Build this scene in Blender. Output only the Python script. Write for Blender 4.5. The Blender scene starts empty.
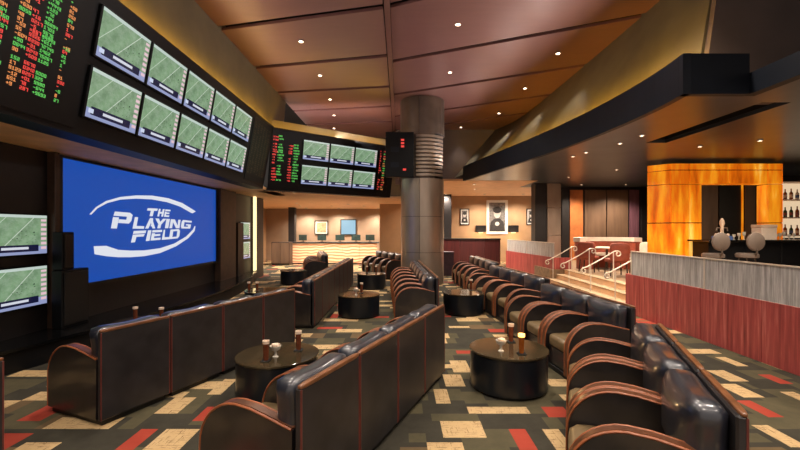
import bpy, math, random
from mathutils import Vector, Matrix
random.seed(7)
scn = bpy.context.scene
col = scn.collection

# ------------------------------------------------------------------ camera, world, exposure
CAM_H, FPX = 1.8, 400.0
cam_d = bpy.data.cameras.new('camera'); cam = bpy.data.objects.new('camera', cam_d); col.objects.link(cam)
cam.location = (0, 0, CAM_H); cam.rotation_euler = (math.pi / 2, 0, 0)
cam_d.sensor_width = 36; cam_d.lens = 36 * FPX / 800; cam_d.shift_y = 4 / 800; cam_d.clip_start = .05
scn.camera = cam
w = bpy.data.worlds.new('world'); scn.world = w; w.use_nodes = True
w.node_tree.nodes['Background'].inputs[0].default_value = (1.0, .86, .76, 1)
w.node_tree.nodes['Background'].inputs[1].default_value = .55
scn.view_settings.view_transform = 'Standard'; scn.view_settings.look = 'None'
scn.view_settings.exposure = 0.33; scn.view_settings.gamma = 1.0; scn.view_settings.use_curve_mapping = False
DOWN_W = 300      # watts of one ceiling downlight

def cove_lamp(name, loc, target, sx, sy, watts, tint, spread=140, along='y'):
    # a real uplight lying in a cove, its long side along the wall
    ld = bpy.data.lights.new(name, 'AREA'); ld.shape = 'RECTANGLE'; ld.size = sx; ld.size_y = sy; ld.energy = watts; ld.color = tint; ld.spread = math.radians(spread)
    lo = bpy.data.objects.new(name, ld); col.objects.link(lo)
    z = (Vector(loc) - Vector(target)).normalized(); y = Vector((0, 1, 0)) if along == 'y' else Vector((1, 0, 0)) if along == 'x' else Vector(along)
    y = (y - z * y.dot(z)).normalized(); x = y.cross(z)
    lo.matrix_world = Matrix(((x.x, y.x, z.x, loc[0]), (x.y, y.y, z.y, loc[1]), (x.z, y.z, z.z, loc[2]), (0, 0, 0, 1)))
UP = (1, .86, .82)
cove_lamp('cove_uplight', (-3.66, 4.2, 4.75), (-1.0, 4.2, 6.0), .10, 14.0, 95, UP, 120)
for lx, ly, dx in ((3.97, 6.6, 0), (3.86, 8.1, -.12), (3.62, 9.8, -.18), (3.28, 11.6, -.22), (2.86, 13.5, -.22)):
    cove_lamp('cove_uplight', (lx, ly, 4.17), (lx - 2.4, ly - .4, 6.0), .08, 1.5, 22, UP, 115, along=(dx, 1, 0))
cove_lamp('cove_uplight', (4.95, .2, 3.92), (2.0, .2, 6.0), .10, 6.0, 62, UP, 100)
cove_lamp('cove_uplight', (-2.3, 13.3, 4.80), (-2.0, 14.6, 6.0), .10, 3.2, 45, UP, along='x')

def lin(c):
    return tuple(((v / 255) / 12.92 if v / 255 <= .04045 else ((v / 255 + .055) / 1.055) ** 2.4) for v in c) + (1,)

# ------------------------------------------------------------------ materials
M = {}
class NT:
    def __init__(s, name):
        s.m = bpy.data.materials.new(name); s.m.use_nodes = True; s.t = s.m.node_tree; M[name] = s.m
        s.b = s.t.nodes['Principled BSDF']
    def n(s, typ, **kw):
        o = s.t.nodes.new(typ)
        for k, v in kw.items(): setattr(o, k, v)
        return o
    def l(s, a, b): s.t.links.new(a, b)
    def math(s, op, a, b=None):
        o = s.n('ShaderNodeMath', operation=op)
        for i, v in enumerate((a, b)):
            if v is None: continue
            if isinstance(v, (int, float)): o.inputs[i].default_value = v
            else: s.l(v, o.inputs[i])
        return o.outputs[0]
    def mix(s, f, a, b):
        o = s.n('ShaderNodeMix', data_type='RGBA')
        for sock, v in ((o.inputs[0], f), (o.inputs[6], a), (o.inputs[7], b)):
            if isinstance(v, (int, float)): sock.default_value = v
            elif isinstance(v, tuple): sock.default_value = v
            else: s.l(v, sock)
        return o.outputs[2]
    def noise(s, scale, stretch=(1, 1, 1), detail=3, coord='Object', rough=.5):
        tc = s.n('ShaderNodeTexCoord'); mp = s.n('ShaderNodeMapping'); mp.inputs['Scale'].default_value = stretch
        s.l(tc.outputs[coord], mp.inputs[0])
        nz = s.n('ShaderNodeTexNoise'); nz.inputs['Scale'].default_value = scale; nz.inputs['Detail'].default_value = detail
        nz.inputs['Roughness'].default_value = rough
        s.l(mp.outputs[0], nz.inputs['Vector'])
        return nz.outputs['Fac']
    def ramp(s, f, stops):
        r = s.n('ShaderNodeValToRGB'); e = r.color_ramp.elements
        while len(e) < len(stops): e.new(.5)
        for i, (p, c) in enumerate(stops): e[i].position = p; e[i].color = c
        s.l(f, r.inputs[0]); return r.outputs[0]
    def bump(s, f, strength=.2, dist=.01):
        o = s.n('ShaderNodeBump'); o.inputs['Strength'].default_value = strength; o.inputs['Distance'].default_value = dist
        s.l(f, o.inputs['Height']); s.l(o.outputs[0], s.b.inputs['Normal'])

def plain(name, rgb, rough=.5, metal=0, var=.25, scale=6, stretch=(1, 1, 1), bump=0, spec=.5, coat=0):
    k = NT(name); c = lin(rgb)
    f = k.noise(scale, stretch)
    d = tuple(v * (1 - var) for v in c[:3]) + (1,); u = tuple(min(1, v * (1 + var)) for v in c[:3]) + (1,)
    k.l(k.ramp(f, [(.3, d), (.7, u)]), k.b.inputs['Base Color'])
    k.b.inputs['Roughness'].default_value = rough; k.b.inputs['Metallic'].default_value = metal
    k.b.inputs['Specular IOR Level'].default_value = spec; k.b.inputs['Coat Weight'].default_value = coat
    k.b.inputs['Coat Roughness'].default_value = .12
    if bump: k.bump(f, bump)
    return k.m

def emit(name, rgb, strength, base=(10, 10, 10)):
    k = NT(name); k.b.inputs['Base Color'].default_value = lin(base)
    k.b.inputs['Emission Color'].default_value = lin(rgb); k.b.inputs['Emission Strength'].default_value = strength
    return k.m

plain('leather', (32, 28, 29), .36, 0, .3, 9, bump=.06, spec=.6, coat=.45)
plain('leather_cushion', (29, 32, 42), .38, 0, .3, 9, bump=.06, spec=.8, coat=.7)  # slight navy in the colour stands for the blue screen's reflection
plain('leather_back', (40, 37, 38), .42, 0, .35, 5, bump=.05, spec=.5)
plain('leather_seat_lit', (108, 90, 62), .38, 0, .3, 6, bump=.06)  # dark leather lightened to olive tan, reflected light put into the colour
plain('trim_leather', (92, 55, 34), .34, 0, .3, 12, spec=.6)
plain('trim_top_lit', (122, 78, 48), .32, 0, .3, 8, spec=.6)  # lighter copy of the trim leather, highlight along the top painted in
plain('piping_dark', (104, 48, 42), .4, 0, .2, 15)
plain('piping', (150, 86, 52), .4, 0, .2, 15)
plain('black_base', (10, 9, 9), .5)
plain('table_side', (19, 23, 29), .3, 0, .3, 4, (1, 1, .2))
plain('table_top', (62, 52, 36), .09, 0, .35, 4, coat=.4)
plain('black_panel', (9, 10, 13), .5, 0, .2, spec=.25)
plain('black_gloss', (12, 12, 13), .18, 0, .2)
plain('bezel', (7, 8, 10), .45, spec=.25)
plain('soffit_tan', (236, 186, 128), .6, 0, .12, 3)
plain('soffit_far', (236, 190, 146), .6, 0, .08, 3)
plain('olive_wall', (92, 84, 64), .6, 0, .15, 2)
plain('grey_wall', (88, 76, 74), .65, 0, .12, 2)
plain('slab_dark', (12, 10, 11), .8, spec=.2)
plain('fascia', (12, 19, 30), .55, 0, .2, 3, spec=.3)
plain('soffit_slate', (58, 64, 72), .3, 0, .3, 1.5)
plain('wall_tan', (180, 142, 104), .65, 0, .1, 2)
plain('wall_beige', (160, 134, 110), .65, 0, .1, 2)
plain('wall_brown', (112, 88, 70), .4, 0, .25, 1.5, (3, 3, .4))
plain('wall_dark', (26, 22, 22), .5)
plain('curtain_purple', (112, 74, 86), .5, 0, .3, 3, (4, 4, .3))
plain('frame_brown', (64, 46, 34), .5)
plain('steel', (176, 160, 144), .36, .75, .2, 2, (1, 1, .3))
plain('steel_dark', (112, 100, 90), .38, .7, .2, 2)
plain('rail_white', (226, 214, 198), .3, .3, .05)
plain('step_floor', (178, 150, 116), .6, 0, .35, 10)
plain('platform_floor', (140, 112, 84), .6, 0, .3, 6)
plain('maroon', (74, 30, 30), .4, 0, .3, 2, (6, 6, .3))
plain('booth_white', (232, 214, 196), .5, 0, .06)
plain('booth_red', (150, 72, 52), .5, 0, .2)
plain('stool_grey', (104, 92, 84), .45, 0, .12)
plain('ceramic', (232, 206, 182), .3, 0, .06)
plain('holder_brown', (110, 56, 34), .25, 0, .3, 20)
plain('frame_black', (22, 20, 20), .4)
plain('mat_white', (232, 226, 216), .6, 0, .04)
plain('print_grey', (120, 114, 108), .6, 0, .5, 9)
plain('print_dark', (48, 44, 42), .6, 0, .5, 9)
plain('print_light', (196, 188, 178), .6, 0, .2, 9)
plain('print_warm', (206, 150, 112), .6, 0, .4, 8)
plain('monitor_green', (44, 58, 54), .3, 0, .3)
plain('bottle_amber', (150, 78, 24), .15)
plain('bottle_green', (54, 84, 48), .15)
plain('bottle_clear', (214, 206, 192), .12)
plain('label_blue', (70, 96, 150), .4)
plain('purple_box', (62, 42, 52), .45)
plain('curtain_orange', (190, 112, 58), .55, 0, .2, 3)
emit('light_disc', (255, 236, 214), 12)
emit('cove_yellow', (255, 196, 60), 62)
emit('cove_yellow_soft', (255, 190, 60), 12)
emit('strip_warm', (255, 222, 160), 1.5)
emit('led_red', (235, 70, 62), .85)
emit('led_green', (96, 205, 92), .75)
emit('led_orange', (238, 150, 84), .75)
emit('led_dim', (104, 84, 50), .35)
emit('screen_blue', (20, 76, 172), .74)
emit('logo_white', (222, 226, 236), .78)
emit('shelf_glow', (255, 226, 186), .55, (150, 130, 110))
emit('flame', (255, 190, 90), 4)
emit('bluish_screen', (150, 190, 210), .9)

# wood ceiling
k = NT('ceiling_wood')
f = k.noise(1.6, (1, 6, 1), 4); g = k.noise(.5, (1, 1, 1), 2)
c = k.mix(f, lin((92, 63, 58)), lin((118, 84, 77)))
k.l(k.mix(g, c, lin((104, 70, 70))), k.b.inputs['Base Color'])
k.b.inputs['Roughness'].default_value = .36; k.b.inputs['Specular IOR Level'].default_value = .5
# red panelled wall
k = NT('red_wood')
f = k.noise(9, (2.2, 2.2, .12), 5, rough=.65)
k.l(k.ramp(f, [(.25, lin((120, 48, 46))), (.55, lin((178, 80, 76))), (.8, lin((220, 134, 122)))]), k.b.inputs['Base Color'])
k.b.inputs['Roughness'].default_value = .42
# frosted glass panels with woven streaks
k = NT('frosted_glass')
f = k.noise(14, (2.5, 2.5, .12), 5, rough=.7)
k.l(k.ramp(f, [(.3, lin((140, 136, 132))), (.5, lin((180, 176, 172))), (.72, lin((228, 224, 220)))]), k.b.inputs['Base Color'])
k.b.inputs['Roughness'].default_value = .25
# backlit onyx
k = NT('onyx')
f = k.noise(1.5, (2.2, 2.2, .4), 5, rough=.55)
c = k.ramp(f, [(.25, lin((150, 54, 4))), (.44, lin((214, 104, 8))), (.58, lin((246, 156, 28))), (.76, lin((255, 222, 120)))])
k.l(c, k.b.inputs['Base Color']); k.l(c, k.b.inputs['Emission Color']); k.b.inputs['Emission Strength'].default_value = .62
k.b.inputs['Roughness'].default_value = .3
# wavy lit counter front
k = NT('wave_front')
tc = k.n('ShaderNodeTexCoord'); wv = k.n('ShaderNodeTexWave'); wv.bands_direction = 'Z'
wv.inputs['Scale'].default_value = 2.2; wv.inputs['Distortion'].default_value = 5; wv.inputs['Detail'].default_value = 1; wv.inputs['Detail Scale'].default_value = .6
k.l(tc.outputs['Object'], wv.inputs['Vector'])
c = k.ramp(wv.outputs['Fac'], [(.2, lin((206, 140, 96))), (.8, lin((255, 214, 172)))])
k.l(c, k.b.inputs['Base Color']); k.l(c, k.b.inputs['Emission Color']); k.b.inputs['Emission Strength'].default_value = .14
# carpet colours
def carpet(name, a, b, streak=None):
    k = NT(name); f = k.noise(3.2, (1, 1, 1), 4, rough=.7)
    c = k.mix(f, lin(a), lin(b))
    if streak:
        s1 = k.noise(10, (6, .6, 1), 3, rough=.7); s2 = k.noise(11, (.6, 6, 1), 3, rough=.7)
        mk = k.math('MAXIMUM', k.math('GREATER_THAN', s1, .61), k.math('GREATER_THAN', s2, .60))
        c = k.mix(k.math('MULTIPLY', mk, .72), c, lin(streak))
    k.l(c, k.b.inputs['Base Color']); k.b.inputs['Roughness'].default_value = .9; k.b.inputs['Specular IOR Level'].default_value = .15
    k.bump(k.noise(160, (1, 1, 1), 1), .25, .004)
carpet('carpet_dark', (38, 36, 32), (74, 70, 58))
carpet('carpet_olive', (60, 57, 44), (100, 92, 68))
carpet('carpet_brown', (80, 66, 48), (120, 98, 70))
carpet('carpet_cream', (172, 142, 98), (212, 182, 136), (98, 74, 48))
carpet('carpet_red', (140, 48, 36), (174, 76, 58))

# television picture: football pitch, caption bar, side ticker
def uvmask(k, U, V, u0, u1, v0, v1):
    a = k.math('MULTIPLY', k.math('GREATER_THAN', U, u0), k.math('LESS_THAN', U, u1))
    b = k.math('MULTIPLY', k.math('GREATER_THAN', V, v0), k.math('LESS_THAN', V, v1))
    return k.math('MULTIPLY', a, b)
k = NT('tv_picture')
tc = k.n('ShaderNodeTexCoord'); sp = k.n('ShaderNodeSeparateXYZ'); k.l(tc.outputs['UV'], sp.inputs[0]); U, V = sp.outputs[0], sp.outputs[1]
nz = k.noise(9, (1, .7, 1), 6, 'UV', .75)
dg = k.math('ADD', k.math('MULTIPLY', U, .8), k.math('MULTIPLY', V, -.5))
band = k.math('ADD', k.math('MULTIPLY', k.math('SINE', k.math('MULTIPLY', dg, 22)), .5), .5)
c = k.mix(band, lin((70, 112, 66)), lin((96, 140, 90)))
c = k.mix(k.math('MULTIPLY', k.math('POWER', nz, 1.6), 1.3), c, lin((166, 190, 164)))
line = k.math('LESS_THAN', k.math('ABSOLUTE', k.math('SUBTRACT', k.math('ADD', dg, .02), .18)), .006)
c = k.mix(k.math('MULTIPLY', line, .8), c, lin((220, 232, 216)))
line = k.math('LESS_THAN', k.math('ABSOLUTE', k.math('SUBTRACT', dg, -.17)), .005)
c = k.mix(k.math('MULTIPLY', line, .7), c, lin((220, 232, 216)))
pl = k.noise(26, (1, 1, 1), 1, 'UV')
c = k.mix(k.math('MULTIPLY', k.math('GREATER_THAN', pl, .67), uvmask(k, U, V, .45, .85, .3, .62)), c, lin((28, 40, 40)))
c = k.mix(uvmask(k, U, V, 0, 1, .93, 1), c, lin((196, 212, 204)))
c = k.mix(uvmask(k, U, V, 0, 1, 0, .2), c, lin((148, 158, 200)))
c = k.mix(uvmask(k, U, V, .08, .86, .07, .24), c, lin((20, 24, 58)))
c = k.mix(uvmask(k, U, V, .3, .7, .13, .19), c, lin((214, 218, 232)))
c = k.mix(uvmask(k, U, V, .04, .13, .10, .19), c, lin((206, 216, 240)))
tick = k.math('GREATER_THAN', k.math('SINE', k.math('MULTIPLY', V, 52)), -.2)
c = k.mix(k.math('MULTIPLY', uvmask(k, U, V, .9, .99, .1, .9), tick), c, lin((232, 196, 206)))
k.l(c, k.b.inputs['Emission Color']); k.b.inputs['Emission Strength'].default_value = .74
k.b.inputs['Base Color'].default_value = (.01, .01, .01, 1); k.b.inputs['Roughness'].default_value = .25

# ------------------------------------------------------------------ mesh helpers
class MB:
    def __init__(s): s.v = []; s.f = []; s.mi = []; s.uv = {}
    def face(s, pts, mi=0, uv=None):
        i = len(s.v); s.v += [tuple(p) for p in pts]; s.f.append(tuple(range(i, i + len(pts)))); s.mi.append(mi)
        if uv: s.uv[len(s.f) - 1] = uv
        return s
    def box(s, x0, x1, y0, y1, z0, z1, mi=0):
        return s.hexa([(x0, y0, z0), (x1, y0, z0), (x1, y1, z0), (x0, y1, z0), (x0, y0, z1), (x1, y0, z1), (x1, y1, z1), (x0, y1, z1)], mi)
    def hexa(s, p, mi=0):
        i = len(s.v); s.v += [tuple(q) for q in p]
        for q in ((0, 3, 2, 1), (4, 5, 6, 7), (0, 1, 5, 4), (1, 2, 6, 5), (2, 3, 7, 6), (3, 0, 4, 7)):
            s.f.append(tuple(i + t for t in q)); s.mi.append(mi)
        return s
    def bbox(s, x0, x1, y0, y1, z0, z1, b=.01, mi=0):      # chamfered box
        b = min(b, (x1 - x0) * .45, (y1 - y0) * .45, (z1 - z0) * .45)
        prof = [(x0 + b, y0), (x1 - b, y0), (x1, y0 + b), (x1, y1 - b), (x1 - b, y1), (x0 + b, y1), (x0, y1 - b), (x0, y0 + b)]
        cx, cy = (x0 + x1) / 2, (y0 + y1) / 2
        def sh(p): return [(min(max(x, x0 + b), x1 - b), min(max(y, y0 + b), y1 - b)) for x, y in p]
        rings = [[(x, y, z0) for x, y in sh(prof)], [(x, y, z0 + b) for x, y in prof], [(x, y, z1 - b) for x, y in prof], [(x, y, z1) for x, y in sh(prof)]]
        return s.loft(rings, True, mi)
    def loft(s, rings, caps=True, mi=0, closed=True):
        n = len(rings[0]); i = len(s.v)
        for r in rings: s.v += [tuple(p) for p in r]
        for a in range(len(rings) - 1):
            for b in range(n if closed else n - 1):
                b2 = (b + 1) % n
                s.f.append((i + a * n + b, i + a * n + b2, i + (a + 1) * n + b2, i + (a + 1) * n + b)); s.mi.append(mi)
        if caps:
            s.f.append(tuple(i + t for t in reversed(range(n)))); s.mi.append(mi)
            s.f.append(tuple(i + (len(rings) - 1) * n + t for t in range(n))); s.mi.append(mi)
        return s
    def prism(s, poly, axis, a, b, mi=0):       # poly in the two other axes, extruded along axis
        def mk(p, t):
            return {'x': (t, p[0], p[1]), 'y': (p[0], t, p[1]), 'z': (p[0], p[1], t)}[axis]
        return s.loft([[mk(p, a) for p in poly], [mk(p, b) for p in poly]], True, mi)
    def lathe(s, prof, n=24, c=(0, 0, 0), mi=0):
        rings = [[(c[0] + r * math.cos(2 * math.pi * i / n), c[1] + r * math.sin(2 * math.pi * i / n), c[2] + z) for i in range(n)] for r, z in prof]
        return s.loft(rings, True, mi)
    def tube(s, path, r, n=6, mi=0):
        path = [Vector(p) for p in path]; rings = []; up = None
        for i, p in enumerate(path):
            t = (path[min(i + 1, len(path) - 1)] - path[max(i - 1, 0)]).normalized()
            if up is None:
                up = Vector((0, 0, 1)) if abs(t.z) < .9 else Vector((1, 0, 0))
            a = up - t * up.dot(t)
            if a.length < 1e-5: a = t.orthogonal()
            a.normalize(); b = t.cross(a); up = a
            rr = r[i] if isinstance(r, (list, tuple)) else r
            rings.append([p + (a * math.cos(2 * math.pi * j / n) + b * math.sin(2 * math.pi * j / n)) * rr for j in range(n)])
        return s.loft(rings, True, mi)
    def ball(s, c, r, n=10, m=6, mi=0, sq=(1, 1, 1)):
        prof = [(max(r * math.sin(math.pi * i / m), 1e-4), -r * math.cos(math.pi * i / m)) for i in range(m + 1)]
        rings = [[(c[0] + q * math.cos(2 * math.pi * i / n) * sq[0], c[1] + q * math.sin(2 * math.pi * i / n) * sq[1], c[2] + z * sq[2]) for i in range(n)] for q, z in prof]
        return s.loft(rings, True, mi)
    def cushion(s, x0, x1, y0, y1, z0, z1, p=5, n=6, ear=0, ear_axis=1):
        c = Vector(((x0 + x1) / 2, (y0 + y1) / 2, (z0 + z1) / 2)); h = Vector(((x1 - x0) / 2, (y1 - y0) / 2, (z1 - z0) / 2))
        cache = {}
        def vid(q):
            key = tuple(round(t, 4) for t in q)
            if key not in cache:
                L = sum(abs(t) ** p for t in q) ** (1 / p); r = [t / L for t in q]
                if ear:
                    o = [abs(r[i]) for i in range(3) if i != ear_axis]
                    r[ear_axis] *= 1 - ear * (max(o) ** 3)
                    corner = o[0] * o[1]
                    for i in range(3):
                        if i != ear_axis: r[i] *= .94 + .16 * corner ** 2
                s.v.append((c.x + r[0] * h.x, c.y + r[1] * h.y, c.z + r[2] * h.z)); cache[key] = len(s.v) - 1
            return cache[key]
        for ax in range(3):
            for sg in (-1, 1):
                for i in range(n):
                    for j in range(n):
                        q = []
                        for di, dj in ((0, 0), (1, 0), (1, 1), (0, 1)):
                            t = [0, 0, 0]; t[ax] = sg; t[(ax + 1) % 3] = -1 + 2 * (i + di) / n; t[(ax + 2) % 3] = -1 + 2 * (j + dj) / n
                            q.append(vid(t))
                        s.f.append(tuple(q if sg > 0 else reversed(q))); s.mi.append(0)
        return s
    def mesh(s, name, mats, smooth=False):
        me = bpy.data.meshes.new(name); me.from_pydata(s.v, [], s.f)
        for m in (mats if isinstance(mats, (list, tuple)) else [mats]): me.materials.append(M[m])
        me.polygons.foreach_set('material_index', s.mi)
        if s.uv:
            ul = me.uv_layers.new(name='UVMap')
            for fi, uvs in s.uv.items():
                for li, q in zip(me.polygons[fi].loop_indices, uvs): ul.data[li].uv = q
        if smooth:
            me.polygons.foreach_set('use_smooth', [True] * len(me.polygons))
            me.update(); me.set_sharp_from_angle(angle=math.radians(smooth if smooth > 1 else 40))
        me.update(); return me
    def build(s, name, mats, parent=None, smooth=False):
        o = bpy.data.objects.new(name, s.mesh(name, mats, smooth)); col.objects.link(o)
        if parent: o.parent = parent
        return o

def recalc(o):
    import bmesh
    bm = bmesh.new(); bm.from_mesh(o.data); bmesh.ops.recalc_face_normals(bm, faces=bm.faces); bm.to_mesh(o.data); bm.free()
def tag(o, label=None, cat=None, group=None, kind=None):
    if label: o['label'] = label
    if cat: o['category'] = cat
    if group: o['group'] = group
    if kind: o['kind'] = kind
    return o
def empty(name, loc=(0, 0, 0), rz=0):
    o = bpy.data.objects.new(name, None); col.objects.link(o); o.location = loc; o.rotation_euler = (0, 0, rz); o.empty_display_size = .1
    return o
def struct(name, mb, mats, smooth=False, label=None):
    o = mb.build(name, mats, None, smooth); o['kind'] = 'structure'
    if label: o['label'] = label
    return o
def copy_tree(o, parent=None):
    c = o.copy(); col.objects.link(c); c.parent = parent
    for ch in list(o.children): copy_tree(ch, c)
    return c
def frame_matrix(o, a, b, n):
    return Matrix(((a.x, b.x, n.x, o.x), (a.y, b.y, n.y, o.y), (a.z, b.z, n.z, o.z), (0, 0, 0, 1)))
ORD = ['first', 'second', 'third', 'fourth', 'fifth', 'sixth', 'seventh', 'eighth', 'ninth', 'tenth']

def floor_pt(px, py, z=0.0):
    Y = FPX * (CAM_H - z) / (py - 229); return ((px - 400) * Y / FPX, Y)
def ceil_pt(px, py, z):
    Y = FPX * (z - CAM_H) / (229 - py); return ((px - 400) * Y / FPX, Y)

# ------------------------------------------------------------------ floor: woven carpet of rectangles
def build_floor():
    import numpy as np
    rng = random.Random(11); cs = .075
    X0, X1, Y0, Y1 = -9.0, 6.0, -3.0, 24.0
    nx, ny = int(round((X1 - X0) / cs)), int(round((Y1 - Y0) / cs))
    g = np.zeros((ny, nx), int)
    def stamp(xa, xb, ya, yb, m):
        i0, i1 = int(round((xa - X0) / cs)), int(round((xb - X0) / cs)); j0, j1 = int(round((ya - Y0) / cs)), int(round((yb - Y0) / cs))
        g[max(j0, 0):max(j1, 0), max(i0, 0):max(i1, 0)] = m
    for j in range(0, ny, 4):              # staggered base blocks .45 x .30
        off = rng.randrange(6)
        for i in range(-off, nx, 6):
            r = rng.random(); m = 0 if r < .42 else 1 if r < .72 else 2 if r < .86 else 0
            g[j:j + 4, max(i, 0):max(i + 6, 0)] = m
    for j in range(0, ny, 4):
        i = rng.randrange(10)
        while i < nx:
            r = rng.random()
            if r < .60: wd, dp, m = rng.choice([(6, 4, 3), (8, 4, 3), (6, 3, 3), (5, 2, 3), (9, 3, 3)])
            elif r < .80: wd, dp, m = rng.choice([(2, 6, 4), (5, 2, 4), (6, 2, 4), (4, 3, 4)])
            else: wd, dp, m = 2, 2, 1
            jj = j + rng.choice([0, 0, 1])
            g[jj:jj + dp, i:i + wd] = m
            i += wd + rng.choice([4, 6, 8, 10, 12])
    # the patches nearest the camera, read off the photograph and laid on the floor grid
    near = [(439, 489, 421, 438, 3), (470, 528, 406, 414, 3), (430, 450, 389, 403, 3), (443, 465, 375, 386, 3), (450, 470, 360, 372, 3),
            (511, 527, 428, 452, 4), (542, 571, 405.5, 419, 4), (540, 572, 428, 452, 3), (428, 466, 444, 456, 3),
            (110, 142, 427, 450, 4), (137, 197, 429, 452, 3), (156, 199, 397, 413, 3), (193, 215, 406, 422, 4), (205, 237, 378, 395, 3),
            (20, 50, 405, 421, 4), (7, 60, 441, 452, 3), (705, 748, 370, 381, 3), (721, 768, 385, 398, 3), (735, 763, 399, 417, 4),
            (753, 793, 425, 447, 3), (713, 747, 357, 366, 3), (759, 791, 374, 385, 4), (777, 800, 391, 400, 3)]
    # clear the open aisles first so that only the read patches show there
    for (xa, xb, ya, yb) in ((-.2, 1.2, 2.8, 5.2), (-2.6, -1.3, 3.0, 4.3), (2.6, 4.9, 2.7, 5.8), (.1, 1.9, 2.8, 3.9)):
        for j in range(int((ya - Y0) / cs), int((yb - Y0) / cs)):
            for i in range(int((xa - X0) / cs), int((xb - X0) / cs)):
                if g[j, i] >= 3: g[j, i] = (i // 6 + j // 4) % 2
    for (a, b, t, u, m) in near:
        ya, yb = 720 / (u - 229), 720 / (t - 229)
        if a > 400: xa, xb = (a - 400) * 1.8 / (t - 229), (b - 400) * 1.8 / (u - 229)
        else: xa, xb = (a - 400) * 1.8 / (u - 229), (b - 400) * 1.8 / (t - 229)
        xb = max(xb, xa + .15)
        stamp(xa, xb, ya, yb, m)
    mb = MB(); done = np.zeros_like(g, bool)
    for j in range(ny):
        i = 0
        while i < nx:
            if done[j, i]: i += 1; continue
            m = g[j, i]; e = i
            while e < nx and g[j, e] == m and not done[j, e]: e += 1
            q = j + 1
            while q < ny and (g[q, i:e] == m).all() and not done[q, i:e].any(): q += 1
            done[j:q, i:e] = True
            mb.face([(X0 + i * cs, Y0 + j * cs, 0), (X0 + e * cs, Y0 + j * cs, 0), (X0 + e * cs, Y0 + q * cs, 0), (X0 + i * cs, Y0 + q * cs, 0)], int(m))
            i = e
    return struct('floor', mb, ['carpet_dark', 'carpet_olive', 'carpet_brown', 'carpet_cream', 'carpet_red'], label='dark carpet woven with cream and red rectangles')
build_floor()

# ------------------------------------------------------------------ ceiling of wooden panels with dark slots
ceiling = struct('ceiling', MB().box(-9, 14, -3, 24, 6.12, 6.22), 'slab_dark', label='dark slab above the wooden ceiling panels')
def ceil_panel(x0, x1, ya0, ya1, yb0, yb1, z):
    # ya: near edge at x0/x1, yb: far edge at x0/x1
    g = .085
    p = [(x0, ya0 + g), (x1, ya1 + g), (x1, yb1 - g), (x0, yb0 - g)]
    o = MB().loft([[(x, y, z) for x, y in p], [(x, y, z + .06) for x, y in p]]).build('ceiling_panel', 'ceiling_wood', ceiling)
    recalc(o)
L = [(-3.2, -4.2), (-.2, -1.1), (1.9, 1.0), (4.0, 3.1), (6.15, 5.25), (8.24, 7.43), (10.24, 9.53), (12.1, 11.6), (14.0, 13.45), (15.85, 15.35), (18.2, 18.2)]
for a, b in zip(L, L[1:]): ceil_panel(-3.72, -.32, a[0], a[1], b[0], b[1], 5.93)
Rl = [(-2.6, -4.8), (0, -2.2), (2.5, .3), (5.0, 2.8), (7.55, 5.4), (10.06, 7.87), (12.55, 10.25), (15.0, 12.5), (17.2, 14.4), (19.6, 17.0)]
for a, b in zip(Rl, Rl[1:]):
    ceil_panel(-.18, 4.86, a[0], a[1], b[0], b[1], 6.02)
trim = struct('trim_1', MB().box(-.30, -.19, -3, 18.2, 5.975, 6.12), 'ceiling_wood', label='narrow dark step between the two halves of the ceiling')

def downlight(x, y, z, watts=DOWN_W, size=120, tint=(1, .88, .76), label='', cat='ceiling light', vis=True, r=.048, blend=.7):
    t = empty('ceiling_downlight', (x, y, z - .021)); tag(t, label, cat, 'recessed ceiling downlights')
    ring = MB(); n = 16
    ring.loft([[(q * math.cos(2 * math.pi * i / n), q * math.sin(2 * math.pi * i / n), h) for i in range(n)] for q, h in ((r * 1.35, .02), (r * 1.35, .004), (r, 0), (r, .02))], False)
    ring.build('ring', 'steel', t)
    MB().lathe([(r * .98, .012), (r * .98, .019)], 14).build('lamp_disc', 'light_disc', t)
    ld = bpy.data.lights.new('downlight_lamp', 'SPOT'); ld.energy = watts; ld.color = tint; ld.spot_size = math.radians(size); ld.spot_blend = blend; ld.shadow_soft_size = .14
    lo = bpy.data.objects.new('downlight_lamp', ld); col.objects.link(lo); lo.parent = t; lo.location = (0, 0, -.03)
DL = [(301, 41, 5.93), (320, 75, 5.93), (330, 99, 5.93), (334, 115, 5.93), (334, 128, 5.93), (458, 24, 6.02), (450, 72, 6.02), (525, 88, 6.02), (499, 113, 6.02), (558, 53, 6.02), (461, 127, 6.02)]
for i, (px, py, z) in enumerate(DL):
    x, y = ceil_pt(px, py, z)
    side = 'left' if px < 395 else 'right'
    idx = [d for d in DL if (d[0] < 395) == (px < 395)].index((px, py, z))
    wl = px > 490 or (px > 455 and py > 100)
    downlight(x, y, z, 70 if wl else DOWN_W, 70 if wl else 120, label=f'small recessed downlight, {ORD[idx]} in the {side} half of the wooden ceiling')
for i, (x, y) in enumerate([(-2.4, 5.0), (-2.4, 2.2), (-2.4, -.8), (1.0, 5.0), (3.2, 5.6), (1.0, 2.0), (3.2, 2.4), (1.0, -1.0), (3.4, -1.0)]):
    downlight(x, y, 5.93 if x < 0 else 6.02, label=f'recessed downlight in the wooden ceiling overhead, out of view, {ORD[i]} of nine')

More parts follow.
